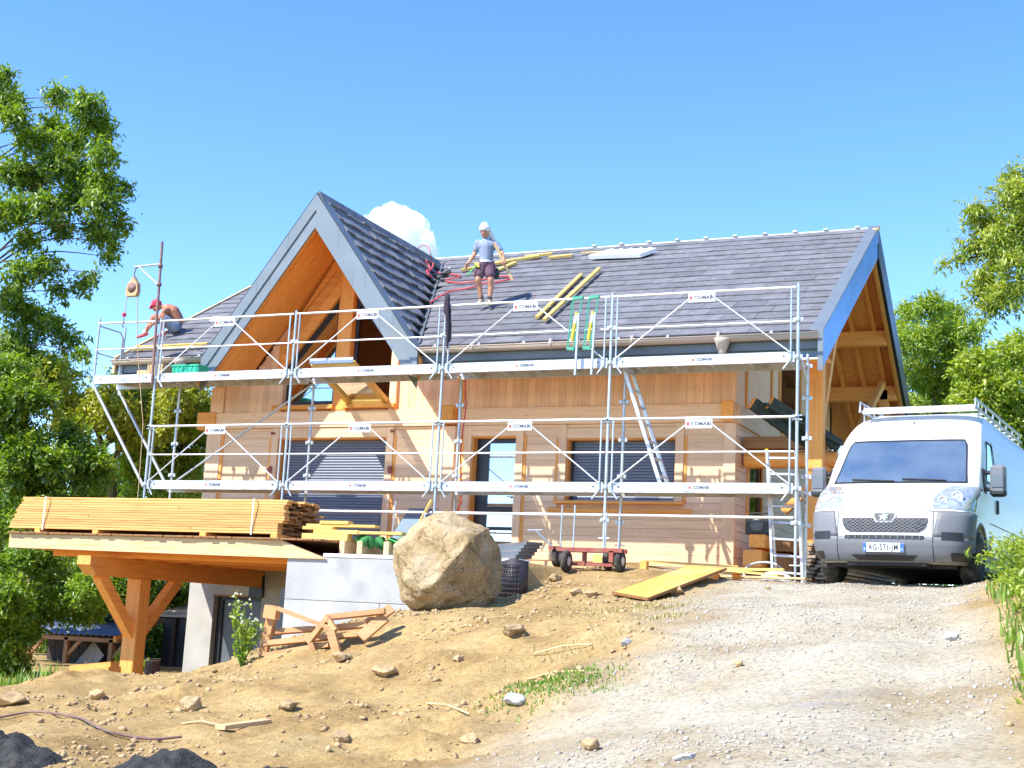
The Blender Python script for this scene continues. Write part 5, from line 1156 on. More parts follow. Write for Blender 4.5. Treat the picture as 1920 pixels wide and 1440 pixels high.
for a,b in (((-.05,1.335),(-.62,1.365)),((.62,1.345),(.05,1.37))):
    P=[vs_(xth(a[0]+(b[0]-a[0])*t,a[1]+(b[1]-a[1])*t),a[1]+(b[1]-a[1])*t,.022) for t in np.linspace(0,1,6)]; MB().tube(P,.011,5).build('wiper','black',van,local=True)
q=vs_(0,2.27,.012); MB().ball((q.x,q.y,2.265),.03,2,(.7,.7,1.3)).build('roof_aerial','van_plastic',van,local=True)
# mirrors
for s in (-1,1):
    mr=MB().bbox(s*1.20-.10,s*1.20+.10,1.12,1.24,1.18,1.60,.045).build('mirror','van_plastic',van,local=True)
    MB().bbox(s*1.20-.075,s*1.20+.075,1.110,1.122,1.30,1.48,.01).build('mirror_inset','zinc_dark',mr,local=True)
    MB().bbox(s*1.20-.102,s*1.20+.102,1.117,1.243,1.185,1.28,.04).build('mirror_base','black_plastic',mr,local=True)
    MB().bbox(min(s*.97,s*1.16),max(s*.97,s*1.16),1.17,1.25,1.26,1.31,.015).bbox(min(s*.97,s*1.16),max(s*.97,s*1.16),1.17,1.25,1.48,1.53,.015).bbox(s*1.0-.03,s*1.0+.03,1.14,1.34,1.22,1.56,.02).build('mirror_arm','black_plastic',mr,local=True)
    # side window
    V=[(s*(VT(z)[2]+.002),y,z) for y,z in ((1.40,1.42),(2.10,1.42),(2.12,1.98),(1.78,1.98))]
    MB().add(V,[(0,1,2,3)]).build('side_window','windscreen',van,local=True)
    wn=MB()
    for (y0,z0),(y1,z1) in zip(((1.38,1.41),(2.12,1.41),(2.14,1.995),(1.77,1.995)),((2.12,1.41),(2.14,1.995),(1.77,1.995),(1.38,1.41))): wn.beam((s*(VT(z0)[2]+.004),y0,z0),(s*(VT(z1)[2]+.004),y1,z1),.02,.025,up=(1,0,0))
    wn.build('window_seal','frame_dark',van,local=True)
    def seam(pts,w_=.008): 
        m_=MB()
        for (y0,z0),(y1,z1) in zip(pts,pts[1:]): m_.beam((s*(VT(z0)[2]+.001),y0,z0),(s*(VT(z1)[2]+.001),y1,z1),.006,w_,up=(0,0,1) if abs(z1-z0)<abs(y1-y0) else (0,1,0))
        return m_
    seam([(1.42,.50),(1.35,1.3)]).build('door_seam','black',van,local=True); seam([(2.22,.45),(2.22,2.05)]).build('door_seam','black',van,local=True); seam([(3.35,.45),(3.35,2.15)]).build('door_seam','black',van,local=True)
    seam([(1.55,.83),(4.45,.83)],.14).build('side_moulding','van_plastic',van,local=True) if s<0 else seam([(1.55,.86),(5.6,.86)],.012).build('body_crease','van_plastic',van,local=True)
    MB().bbox(s*1.03-.02,s*1.03+.02,2.03,2.11,1.03,1.22,.012).build('door_handle','black_plastic',van,local=True)
    MB().bbox(s*1.027-.005,s*1.027+.005,1.62,2.05,.42,.70,.006).build('side_flap','van_white',van,local=True)
    # arch lip
    P=[(s*1.005,.95+.445*math.cos(a),.36+.445*math.sin(a)) for a in np.linspace(.1,math.pi-.1,18)]; MB().tube(P,.022,6).build('arch_lip','van_plastic',van,local=True)
    P=[(s*1.005,4.98+.445*math.cos(a),.36+.445*math.sin(a)) for a in np.linspace(.1,math.pi-.1,18)]; MB().tube(P,.022,6).build('arch_lip','van_plastic',van,local=True)
    for y in (.95,4.98):
        wh=MB().lathe([(.215,-.105),(.30,-.11),(.335,-.08),(.345,-.03),(.345,.03),(.335,.08),(.30,.11),(.215,.105)],(s*.90,y,.345),'x',30).build('wheel','rubber',van,local=True)
        gm=MB()
        for k in range(30):
            a=2*math.pi*k/30
            for xo in (-.05,.05): gm.beam((s*.90+xo-.035,y+.345*math.cos(a),.345+.345*math.sin(a)),(s*.90+xo+.035,y+.345*math.cos(a+.05),.345+.345*math.sin(a+.05)),.035,.010,up=(0,math.cos(a),math.sin(a)))
        gm.build('tread','rubber',wh,local=True)
        MB().lathe([(.05,s*.10),(.12,s*.105),(.20,s*.085),(.225,s*.10),(.225,-s*.05),(.05,-s*.05)] ,(s*.90,y,.345),'x',24).build('rim','alu',wh,local=True)
        MB().lathe([(.06,s*.10),(.055,s*.125)],(s*.90,y,.345),'x',14).build('hub_cap','zinc_dark',wh,local=True)
MB().box(-.80,.80,.45,5.4,.19,.235).box(-.5,.5,.12,.45,.20,.24).box(-.88,.88,.90,1.0,.33,.37).box(-.88,.88,4.93,5.03,.33,.37).build('underbody','black',van,local=True)
# roof rack
rk=MB().prism([(1.72,2.43),(1.80,2.53),(2.0,2.55),(2.0,2.525),(1.84,2.50)],'x',-.74,.80).build('rack_deflector','alu',van,local=True)
for s in (-1,1):
    MB().tube([(s*.80,1.80,2.47),(s*.80,1.84,2.62),(s*.80,2.1,2.62),(s*.80,5.6,2.62)],.016,8).build('rack_rail','galv',van,local=True)
    MB().tube([(s*.80,1.85,2.50),(s*.80,5.6,2.52)],.018,8).build('rack_rail','galv',van,local=True)
    for y in np.arange(2.05,5.6,.55): MB().tube([(s*.80,y,2.36),(s*.80,y,2.62)],.012,6).build('rack_post','galv',van,local=True)
for y in np.arange(2.3,5.6,.38): MB().bbox(-.80,.80,y-.03,y+.03,2.522,2.545,.004).build('rack_bar','galv',van,local=True)
van.location.z-=.012
# ================================================================== people
def remesh(mb,name,mat,parent,vox=.009,sm=6,local=False):
    o=mb.build(name,mat,parent,local=local); md=o.modifiers.new('r','REMESH'); md.mode='VOXEL'; md.voxel_size=vox; md.use_smooth_shade=True
    m2=o.modifiers.new('s','SMOOTH'); m2.factor=.5; m2.iterations=sm
    bpy.context.view_layer.update()
    me=bpy.data.meshes.new_from_object(o.evaluated_get(bpy.context.evaluated_depsgraph_get())); o.modifiers.clear(); o.data=me
    me.polygons.foreach_set('use_smooth',[True]*len(me.polygons)); return o
def cap(mb,p,r,q,s,n=12):
    p=Vector(p);q=Vector(q); mb.tube([p,p.lerp(q,.33),p.lerp(q,.66),q],[r,r+(s-r)*.33,r+(s-r)*.66,s],n); mb.ball(p,r,2); mb.ball(q,s,2)
def chain(mb,pts):
    for (p,r),(q,s) in zip(pts,pts[1:]): cap(mb,p,r,q,s)
def hand(mb,wr,d,side,curl,n_):
    """palm + five fingers; d: direction of fingers, side: thumb side, n_: palm normal (curl towards it)"""
    d=Vector(d).normalized();side=Vector(side);side=(side-d*side.dot(d)).normalized();n_=Vector(n_);n_=(n_-d*n_.dot(d)-side*n_.dot(side)).normalized()
    wr=Vector(wr); c=wr+d*.05
    for t in (-.028,-.01,.01,.028): cap(mb,wr+side*t*.7,.018,wr+side*t+d*.085,.015,8)
    for t,L in ((-.031,.055),(-.011,.072),(.010,.078),(.031,.070)):
        a=wr+side*t+d*.088; b=a+(d*math.cos(curl*.6)+n_*math.sin(curl*.6))*L*.5; e=b+(d*math.cos(curl*1.5)+n_*math.sin(curl*1.5))*L*.5
        cap(mb,a,.0098,b,.0092,6);cap(mb,b,.0092,e,.008,6)
    a=wr+side*.030+d*.025; b=a+side*.032+d*.030+n_*.012; e=b+d*.032+n_*.02*curl; cap(mb,a,.013,b,.011,6);cap(mb,b,.011,e,.009,6)
def head(mb,c,fd,up,s=1.0):
    c=Vector(c);f=Vector(fd).normalized();u=Vector(up);u=(u-f*u.dot(f)).normalized();r=f.cross(u)
    def e(p,rad): mb.ball(c+f*p[0]*s+r*p[1]*s+u*p[2]*s,rad*s,2)
    e((0,0,.035),.093);e((-.025,0,.03),.09);e((.025,0,-.03),.072);e((.045,0,-.075),.045);e((.02,.035,-.06),.042);e((.02,-.035,-.06),.042)
    e((.078,0,.025),.03);e((.102,0,-.012),.016);e((.108,0,-.026),.015);e((.085,0,-.055),.02);e((.085,0,-.068),.018)
    e((.07,.035,.012),.018);e((.07,-.035,.012),.018)
    for q in (-1,1): e((-.005,q*.088,-.005),.018);e((-.01,q*.092,.012),.016)
    return f,u,r
def face_bits(c,f,u,r,parent,s=1.0):
    c=Vector(c)
    for q in (-1,1):
        MB().ball(c+f*.088*s+r*q*.033*s+u*.018*s,.0095*s,1).build('eye','frame_dark',parent)
        MB().beam(c+f*.098*s+r*q*.018*s+u*.037*s,c+f*.090*s+r*q*.05*s+u*.036*s,.008,.008).build('eyebrow','hair',parent)
    MB().beam(c+f*.104*s-r*.022*s-u*.062*s,c+f*.104*s+r*.022*s-u*.062*s,.006,.009).build('lips','shoe_red',parent)
def shoe(mb,an,dr,n_):
    an=Vector(an);d=Vector(dr).normalized();n_=Vector(n_).normalized()
    cap(mb,an-n_*.035-d*.045,.036,an-n_*.045+d*.06,.038);cap(mb,an-n_*.045+d*.06,.038,an-n_*.055+d*.155,.030);cap(mb,an,.045,an-n_*.02,.045)
RNV=Vector((0,-SL,1)).normalized()
remesh(_jk(),'jacket','black_cloth',jk,.014,3)
# ---- standing man: faces the camera, walking slowly down the roof
fl,frr=rp(5.36,2.52),rp(5.62,2.47)
BR=Vector((.905,.425,0)); BF=Vector((.425,-.905,0))          # his left hand side seen right in the photo, his front
base=(fl+frr)/2; zf=base.z
def mp(px,py,b=0.0):
    """photo pixel on the upright sheet through his feet, b metres towards his front"""
    p=at_plane(px,py,tuple(base),(FWD[0],FWD[1],0)); k=b; d=Vector(CAM)-p; d.normalize(); return p+d*b
man=thing('person','man in grey-blue T-shirt, plum shorts and white head wrap standing on the roof','person',tuple(base))
kL,kR=mp(896,525,.10),mp(920,525,.08); aL,aR=mp(902,561,.0),mp(918,562,.02); hL,hR=mp(902,499),mp(918,499)
pel=mp(911,494);wst=mp(912,484,.02);chs=mp(912,464,.02);nk=mp(911,451,.0);shL,shR=mp(896,456),mp(930,459); eL,eR=mp(890,476,-.02),mp(941,474,.04); wL,wR=mp(878,494,.12),mp(945,487,.16)
hc=mp(909,434,.06)
b_=MB()
chain(b_,[(pel,.115),(wst,.118),(chs,.135),(mp(912,456),.10),(nk,.055)])
b_.ball(mp(906,461,.03),.10,2);b_.ball(mp(919,462,.03),.10,2)
cap(b_,nk,.052,mp(910,442,.03),.05)
for sh,e,wv_,hp_,k,a in ((shL,eL,wL,hL,kL,aL),(shR,eR,wR,hR,kR,aR)):
    cap(b_,chs.lerp(sh,.5),.09,sh,.062); chain(b_,[(sh,.06),(e,.044),(e.lerp(wv_,.35),.043),(wv_,.029)])
    chain(b_,[(pel.lerp(hp_,.8),.10),(hp_,.095),(hp_.lerp(k,.5),.08),(k,.058),(k.lerp(a,.3)+Vector((0,.03,0)),.058),(a,.037)])
F1,U1,R1=head(b_,hc,Vector((.15,-.95,-.42)),(0,0,1))
hand(b_,wL,(-.35,-.35,-.9),(-.2,-.9,.1),.7,(.8,.2,0)); hand(b_,wR,(.15,-.5,-.8),(-.7,-.6,.1),1.3,(-.5,.6,-.3))
for a in (aL,aR): cap(b_,a,.036,a-RNV*.05,.035)
body1=remesh(b_,'body','skin',man); face_bits(hc,F1,U1,R1,man)
s_=MB(); chain(s_,[(mp(911,491,.01),.135),(wst,.132),(chs,.150),(mp(912,456),.115),(mp(911,453),.075)]); s_.ball(mp(906,461,.03),.115,2);s_.ball(mp(919,462,.03),.115,2)
for sh,e in ((shL,eL),(shR,eR)): cap(s_,chs.lerp(sh,.5),.105,sh,.078); cap(s_,sh,.076,sh.lerp(e,.62),.066)
remesh(s_,'t_shirt','shirt_grey',man,.011,5)
s_=MB(); chain(s_,[(mp(911,489,.0),.13),(pel,.138)])
for hp_,k in ((hL,kL),(hR,kR)): chain(s_,[(pel.lerp(hp_,.8),.125),(hp_,.118),(hp_.lerp(k,.62),.103)])
remesh(s_,'shorts','shorts_plum',man,.011,4)
s_=MB(); s_.tube([mp(911,494,.0),mp(911,490.5,.0)],[.148,.146],20); s_.build('white_waistband','cloth_white',man)
s_=MB()
for a,t in ((aL,Vector((-.15,-.95,0))),(aR,Vector((.15,-.95,0)))): shoe(s_,a,(t-RNV*t.dot(RNV)),RNV)
remesh(s_,'shoes','shoe_tan',man,.009,4)
for a in (aL,aR): MB().tube([a+Vector((0,0,.0)),a+Vector((0,0,.07))],[.047,.043],10).build('sock','sock_dark',man)
s_=MB(); s_.ball(hc+U1*.055-F1*.005,.112,2,(1,1,.85)); s_.ball(hc+U1*.10-F1*.01,.085,2); cap(s_,hc+F1*.07+U1*.055,.045,hc-F1*.07+U1*.06,.06)
chain(s_,[(hc-F1*.06+U1*.05,.075),(hc-F1*.10-U1*.06+BR*.07,.06),(hc-F1*.09-U1*.16+BR*.14,.05),(hc-F1*.06-U1*.27+BR*.18,.025)])
remesh(s_,'head_wrap','cloth_white',man,.009,4)
s_=MB(); p=mp(896,497,.10); s_.bbox(p.x-.05,p.x+.05,p.y-.04,p.y+.03,p.z-.06,p.z+.05,.012); s_.build('tool_pouch','cardboard',man)
hm=thing('hammer','green-handled hammer hung on the belt of the standing man','hammer',tuple(mp(885,508,.16)))
MB().tube([mp(893,498,.16),mp(876,516,.18)],.013,6).build('handle','strap_green',hm); MB().tube([mp(889,494,.16),mp(898,501,.16)],.018,6).build('head','yellow_paint',hm)
MB().ball(mp(931,513,-.02),.075,2,(.8,.8,1.5)).build('side_bag','tarp_green',man)
one('held_lath',MB().beam(mp(926,455,.20),mp(961,526,.10),.05,.022,up=(BF.x,BF.y,0)),'pale_z','long pale lath held at the side of the man on the roof','lath')
# ---- seated man, bare back, facing along the eaves
sd=thing('person','bare-chested man in red cap and blue shorts sitting hunched on the left roof','person',tuple(rp(-1.1,2.0)))
hip0=rp(-1.05,2.02); dep=float((np.array(hip0)-CAM)@FWD)
def sp(px,py,b=0.0): return at_depth(px,py,dep-b)
hips=sp(330,612.5,.0); 
b_=MB(); bk1,bk2,nk2=sp(333,600),sp(324,585),sp(310,577); hd=sp(294.5,573.5)
chain(b_,[(sp(327,613,.10),.115),(sp(327,613,-.12),.115)]); chain(b_,[(sp(328,609),.135),(bk1,.13),(bk2,.145),(sp(315,580),.12),(nk2,.06),(sp(302,575),.05)])
shn,shf=sp(309,583,.20),sp(313,580,-.20); cap(b_,sp(318,583,.0),.12,shn,.065);cap(b_,sp(318,583,.0),.12,shf,.065)
en,ef=sp(299,597,.24),sp(301,594,-.22); wn_,wf=sp(287,608,.10),sp(284,607,-.08)
chain(b_,[(shn,.06),(en,.044),(wn_,.030)]); chain(b_,[(shf,.06),(ef,.044),(wf,.030)])
kn,kf=sp(307,592,.22),sp(289,594,-.16); an,af=sp(304,624,.24),sp(272,624,-.12)
chain(b_,[(sp(326,612,.12),.10),(kn,.062),(kn.lerp(an,.35),.058),(an,.037)]); chain(b_,[(sp(326,612,-.12),.10),(kf,.062),(kf.lerp(af,.35),.056),(af,.037)])
LFT=-Vector(RGT)
F2,U2,R2=head(b_,hd,LFT*.85+Vector((0,0,-.55)),(0,0,1))
hand(b_,wn_,LFT+Vector((0,0,-.8)),Vector(FWD),.8,Vector((0,0,-1))); hand(b_,wf,LFT+Vector((0,0,-.8)),-Vector(FWD),.8,Vector((0,0,-1)))
for a in (an,af): cap(b_,a,.036,a-Vector((0,0,.05)),.034)
remesh(b_,'body','skin_tan',sd); face_bits(hd,F2,U2,R2,sd)
s_=MB(); chain(s_,[(sp(327,613,.11),.125),(sp(327,613,-.13),.125)]); cap(s_,sp(328,611),.138,sp(331,605),.135)
cap(s_,sp(326,612,.12),.118,sp(311,597,.20),.085); cap(s_,sp(326,612,-.12),.118,sp(297,599,-.15),.085)
remesh(s_,'shorts','shorts_blue',sd,.011,4)
s_=MB()
for a in (an,af): shoe(s_,a,LFT*.95+Vector((0,0,-.25)),Vector((0,0,1)))
remesh(s_,'shoes','shoe_red',sd,.009,4)
for a in (an,af): MB().tube([a+Vector((0,0,-.01)),a+Vector((0,0,.06))],[.045,.041],10).build('sock','cloth_white',sd)
s_=MB(); s_.ball(hd+U2*.045-F2*.012,.112,2,(1,1,.95)); cap(s_,hd+F2*.09+U2*.05,.03,hd+F2*.15+U2*.035,.02); cap(s_,hd+F2*.09+U2*.05+R2*.05,.025,hd+F2*.14+U2*.03+R2*.04,.016); cap(s_,hd+F2*.09+U2*.05-R2*.05,.025,hd+F2*.14+U2*.03-R2*.04,.016)
remesh(s_,'cap','cap_red',sd,.009,4)
# ================================================================== vegetation
def leaf_mesh(name,mat,C,D,N,S,tint,parent,asp=.5,fold=.18):
    """one mesh of many leaves: C centre, D direction, N rough normal, S length"""
    n=len(C); D=D/np.linalg.norm(D,axis=1)[:,None]; B=np.cross(D,N); B/=np.linalg.norm(B,axis=1)[:,None]+1e-9; U=np.cross(B,D)
    S=S[:,None]; w_=S*asp*.5
    V=np.stack([C-D*S*.5, C-D*S*.05+B*w_+U*S*fold*.5, C+D*S*.5-U*S*.12, C-D*S*.05-B*w_+U*S*fold*.5],1).reshape(-1,3)
    me=bpy.data.meshes.new(name); me.vertices.add(4*n)
    off=np.array(wloc(parent)) if parent is not None else np.zeros(3)
    me.vertices.foreach_set('co',(V-off).ravel())
    Ff=np.arange(4*n).reshape(n,4); tri=np.concatenate([Ff[:,[0,1,2]],Ff[:,[0,2,3]]]).astype(np.int32)
    me.loops.add(tri.size); me.loops.foreach_set('vertex_index',tri.ravel()); me.polygons.add(len(tri)); me.polygons.foreach_set('loop_start',np.arange(len(tri))*3); me.update(calc_edges=True)
    a=me.attributes.new('leaf_tint','FLOAT','POINT'); a.data.foreach_set('value',np.repeat(np.clip(tint,0,1),4).astype(np.float32))
    me.materials.append(M[mat]); o=bpy.data.objects.new(name,me); COL.objects.link(o)
    if parent is not None: o.parent=parent
    return o
def tree(name,label,base,clumps,mat,nleaf,size,trunk_r=.18,droop=.5,group=None,spray=9,fill=.55,limbs=True,tintmix=.5,seed=1,asp=.45,cat='tree'):
    """clumps: (Vector, radius). trunk at base, limbs to every clump, leaves in drooping sprays"""
    rg=np.random.default_rng(seed); base=Vector(base); t=thing(name,label,cat,tuple(base),group)
    cs=np.array([c[0][:] for c in clumps]); rs=np.array([c[1] for c in clumps])
    top=Vector(cs[np.argmax(cs[:,2])]); cen=Vector(cs.mean(0)); mb=MB()
    hgt=max(cs[:,2].max()-base.z,1)
    spine=[base+Vector((0,0,-.2)),base.lerp(Vector((cen.x*.3+base.x*.7,cen.y*.3+base.y*.7,base.z)),.5)+Vector((0,0,hgt*.3)),base.lerp(Vector((cen.x,cen.y,base.z)),.35)+Vector((0,0,hgt*.55)),base.lerp(Vector((top.x,top.y,base.z)),.5)+Vector((0,0,hgt*.85))]
    sp_=smooth_path(spine,5); mb.tube(sp_,[trunk_r*(1-.75*i/(len(sp_)-1)) for i in range(len(sp_))],9); mb.build('trunk','bark',t)
    if limbs:
        br=MB()
        for c,r in clumps:
            c=Vector(c); k=min(range(len(sp_)),key=lambda i:(sp_[i]-c).length+max(0,sp_[i].z-c.z+.2)*2); a=sp_[k]
            m_=a.lerp(c,.5)+Vector(rg.normal(0,.12*r,3))+Vector((0,0,.15*(c-a).length))
            P=smooth_path([a,m_,c],4); br.tube(P,[max(.007,trunk_r*.17*(1-.85*i/(len(P)-1))) for i in range(len(P))],5,cap=False)
            for _ in range(5):
                e=c+Vector(rg.normal(0,.55*r,3)); br.tube([c,c.lerp(e,.5)+Vector((0,0,.1*r)),e],[.009,.006,.004],4,cap=False)
        br.build('branches','twig',t)
    w_=rs**2; w_/=w_.sum(); ns=max(1,nleaf//spray); ci=rg.choice(len(cs),ns,p=w_)
    d=rg.normal(0,1,(ns,3)); d/=np.linalg.norm(d,axis=1)[:,None]; rad=rs[ci]*(fill+(1-fill)*rg.random(ns))**.7*rg.uniform(.55,1.12,ns)
    sc_=cs[ci]+d*rad[:,None]*np.array([1,1,.85])
    sd_=d+rg.normal(0,.5,(ns,3))+np.array([0,0,-droop]); sd_/=np.linalg.norm(sd_,axis=1)[:,None]
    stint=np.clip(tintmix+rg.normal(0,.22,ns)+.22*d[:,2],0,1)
    k=np.repeat(np.arange(ns),spray); j=np.tile(np.arange(spray),ns)/spray; n=len(k)
    L=size*3.2; C=sc_[k]+sd_[k]*(j[:,None]-.3)*L+rg.normal(0,size*.38,(n,3)); D=sd_[k]+rg.normal(0,.75,(n,3)); N=rg.normal(0,.6,(n,3))+np.array([0,0,1.])+.4*d[k]
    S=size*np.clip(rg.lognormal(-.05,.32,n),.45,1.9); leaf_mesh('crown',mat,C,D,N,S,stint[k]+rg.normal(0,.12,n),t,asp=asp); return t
def cl(L,dep,jit=.6,seed=0,sc=1.0):
    rg=np.random.default_rng(seed); return [(at_depth(x,y,dep+rg.uniform(-jit,jit)),r*(dep)/F_PX*sc) for x,y,r in L]
A=[(5,145,30),(15,190,40),(28,220,30),(110,182,28),(165,200,40),(182,245,45),(100,240,36),(62,262,40),(130,268,40),(195,290,33),(60,330,46),(20,320,40),(110,305,42),(150,330,46),(190,340,38),(236,352,17),(192,382,42),(140,372,38),(90,385,38),(40,392,40),(8,405,36),(226,420,24),(200,452,32),(178,430,34),(206,482,17),(112,425,28),(52,452,28),(85,500,34),(38,512,38),(112,545,22),(155,530,24),(178,512,13),(20,562,40),(60,592,38),(100,612,33),(132,640,30),(155,665,20),(30,642,48),(62,682,42),(10,700,46),(92,690,26)]
A+=[(-150-(x+130)*.8,y+20*math.sin(x),r) for x,y,r in A[::2]]+[(-40-30*(k%3),200+60*k,42) for k in range(9)]
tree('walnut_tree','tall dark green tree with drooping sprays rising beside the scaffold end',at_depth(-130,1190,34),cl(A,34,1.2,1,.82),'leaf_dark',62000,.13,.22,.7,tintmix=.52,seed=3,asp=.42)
rg_=np.random.default_rng(5)
def region(poly,n,r0,r1,seed):
    rg=np.random.default_rng(seed); out=[]; P=np.array(poly,float); lo,hi=P.min(0),P.max(0)
    def inside(q):
        c=False;j=len(P)-1
        for i in range(len(P)):
            if (P[i,1]>q[1])!=(P[j,1]>q[1]) and q[0]<(P[j,0]-P[i,0])*(q[1]-P[i,1])/(P[j,1]-P[i,1])+P[i,0]: c=not c
            j=i
        return c
    while len(out)<n:
        q=rg.uniform(lo,hi)
        if inside(q): out.append((q[0],q[1],rg.uniform(r0,r1)))
    return out
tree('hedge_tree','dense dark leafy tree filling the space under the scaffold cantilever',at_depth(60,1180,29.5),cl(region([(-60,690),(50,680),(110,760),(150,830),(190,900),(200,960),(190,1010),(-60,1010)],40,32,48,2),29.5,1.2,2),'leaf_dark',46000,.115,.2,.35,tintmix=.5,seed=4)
tree('blossom_tree','yellow-green flowering tree behind the dark hedge tree',at_depth(190,1150,35),cl(region([(50,700),(100,660),(190,690),(250,715),(340,705),(390,750),(330,800),(200,860),(100,800)],30,30,46,3),35,1.4,3),'leaf_yellow',26000,.13,.2,.2,tintmix=.5,seed=5)
tree('poplar_tree','bright green leafy tree seen through the open scaffold bay',at_depth(330,1160,36),cl(region([(250,780),(310,740),(400,725),(420,760),(420,960),(240,960)],34,32,46,4),36,1.4,4),'leaf_bright',34000,.12,.2,.3,tintmix=.5,seed=6)
tree('lime_tree','pale green bushy tree peeking above the left eaves',at_depth(300,1150,42),cl([(260,690,22),(300,700,28),(235,715,26),(345,705,22),(385,700,18),(420,690,16)],42,1,5),'leaf_yellow',8000,.13,.15,.2,tintmix=.25,seed=7)
tree('hazel_shrub','mid green shrub growing left of the braced deck post',at_depth(40,1250,25.5),cl(region([(-60,960),(60,990),(140,1060),(215,1110),(200,1150),(60,1170),(40,1280),(-60,1290)],34,30,48,6),25.5,1.0,6),'leaf_mid',44000,.095,.08,.3,tintmix=.45,seed=8,cat='shrub')
tree('elder_shrub','dark shrub behind the corrugated shed roof',at_depth(270,1200,33),cl(region([(120,1060),(400,1060),(400,1130),(300,1125),(100,1140)],22,34,48,7),33,1.0,7),'leaf_dark',18000,.13,.08,.3,tintmix=.35,seed=9,cat='shrub')
tree('back_hedge','far dark hedge closing the view below the deck','' or at_depth(150,1190,46),cl(region([(-420,900),(430,880),(430,1180),(-420,1190)],70,50,70,8),46,2,8),'leaf_dark',52000,.22,.2,.2,tintmix=.25,seed=10,limbs=False,cat='hedge')
tree('undergrowth','low dark undergrowth behind the two sheds',at_depth(150,1225,37),cl(region([(-60,1130),(420,1120),(420,1230),(-60,1235)],30,34,48,15),37,1.5,15),'leaf_dark',16000,.16,.06,.2,tintmix=.2,seed=16,limbs=False,cat='shrub')
H=[(1905,330,26),(1893,372,34),(1832,392,24),(1852,420,32),(1900,430,38),(1822,462,28),(1868,472,34),(1800,486,18),(1905,500,34),(1850,522,28),(1838,548,24),(1880,556,34),(1862,575,22),(1772,494,10),(1935,400,40),(1940,480,45),(1870,445,30),(1918,545,26),(1908,360,26)]
H+=[(2010+(2010-x)*.8,y+15*math.sin(x),r) for x,y,r in H[::2]]+[(1985+20*(k%2),300+45*k,36) for k in range(6)]
tree('ash_tree','light green tree with airy leaf clusters overhanging the van',at_depth(2010,1080,29),cl(H,29,1.0,9),'leaf_spring',26000,.125,.13,.45,tintmix=.5,seed=11,asp=.32)
I=[(1700,585,22),(1740,575,30),(1780,592,34),(1718,640,38),(1768,640,44),(1812,625,26),(1710,700,40),(1760,710,48),(1812,690,34),(1740,765,44),(1795,770,40),(1700,770,40),(1838,610,14),(1690,620,20)]
tree('willow_tree','upright green tree rising behind the wide right overhang',at_depth(1760,1050,41),cl(I,41,1.2,10),'leaf_bright',30000,.14,.18,.5,tintmix=.42,seed=12,asp=.32)
J=[(1832,692,44),(1880,680,46),(1915,650,34),(1850,740,50),(1900,740,52),(1812,762,36),(1872,800,50),(1915,810,50),(1930,870,50),(1890,850,40),(1925,930,50),(1930,990,50),(1975,700,50),(2010,760,55),(1985,830,55),(2060,800,55),(2040,900,60),(1990,950,55),(2080,720,45)]
tree('orchard_tree','bushy yellow-green tree directly behind the van roof rack',at_depth(1885,1050,34),cl(J,34,1.2,11),'leaf_bright',60000,.12,.2,.25,tintmix=.6,seed=13)
tree('far_thicket','dark far thicket between the chalet and the van roof',at_depth(1720,1000,50),cl(region([(1600,800),(2300,800),(2300,1080),(1600,1080)],44,50,70,12),50,2,12),'leaf_mid',28000,.24,.2,.2,tintmix=.2,seed=14,limbs=False,cat='hedge')
# grass and weeds
def blades(name,pts,hgt,mat,parent=None,seed=0,wd=.010,lean=.5):
    rg=np.random.default_rng(seed); n=len(pts); P=np.array(pts); h_=hgt*rg.uniform(.5,1.25,n); a=rg.uniform(0,2*np.pi,n)
    dx=np.stack([np.cos(a),np.sin(a),np.zeros(n)],1); bd=np.stack([-np.sin(a),np.cos(a),np.zeros(n)],1)
    ln=rg.uniform(.1,lean,n)[:,None]; up=np.array([0,0,1.])
    m_=P+up*h_[:,None]*.55+dx*ln*h_[:,None]*.35; t=P+up*(h_[:,None]*(1-.35*ln))+dx*ln*h_[:,None]
    V=np.stack([P-bd*wd,P+bd*wd,m_+bd*wd*.8,t,m_-bd*wd*.8],1).reshape(-1,3)
    me=bpy.data.meshes.new(name); off=np.array(wloc(parent)) if parent is not None else np.zeros(3); me.vertices.add(5*n); me.vertices.foreach_set('co',(V-off).ravel())
    q=np.arange(5*n).reshape(n,5); tri=np.concatenate([q[:,[0,1,2]],q[:,[0,2,4]],q[:,[4,2,3]]]); me.loops.add(tri.size); me.loops.foreach_set('vertex_index',tri.ravel().astype(np.int32)); me.polygons.add(len(tri)); me.polygons.foreach_set('loop_start',np.arange(len(tri))*3); me.update(calc_edges=True)
    at__=me.attributes.new('leaf_tint','FLOAT','POINT'); at__.data.foreach_set('value',np.repeat(rg.random(n),5).astype(np.float32))
    me.materials.append(M[mat]); o=bpy.data.objects.new(name,me); COL.objects.link(o)
    if parent is not None: o.parent=parent
    return o
def patch_px(poly,n,seed):
    return [tuple(gpt(x,y)-Vector((0,0,.01))) for x,y,_ in region(poly,n,1,1,seed)]
def spread(c,rx,ry,n,seed):
    rg=np.random.default_rng(seed); out=[]
    for _ in range(n):
        a=rg.normal(0,.5,2); x,y=c.x+a[0]*rx,c.y+a[1]*ry; out.append((x,y,gz(x,y)-.01))
    return out
c=gpt(1035,1285); o=blades('grass_patch',spread(c,.55,.42,700,1)+spread(gpt(990,1290),.4,.3,240,2)+spread(gpt(1090,1268),.4,.4,240,3),.05,'grass',seed=1,wd=.007); tag(o,'bright green grass tuft on the bare dirt before the boulder','grass',kind='stuff')
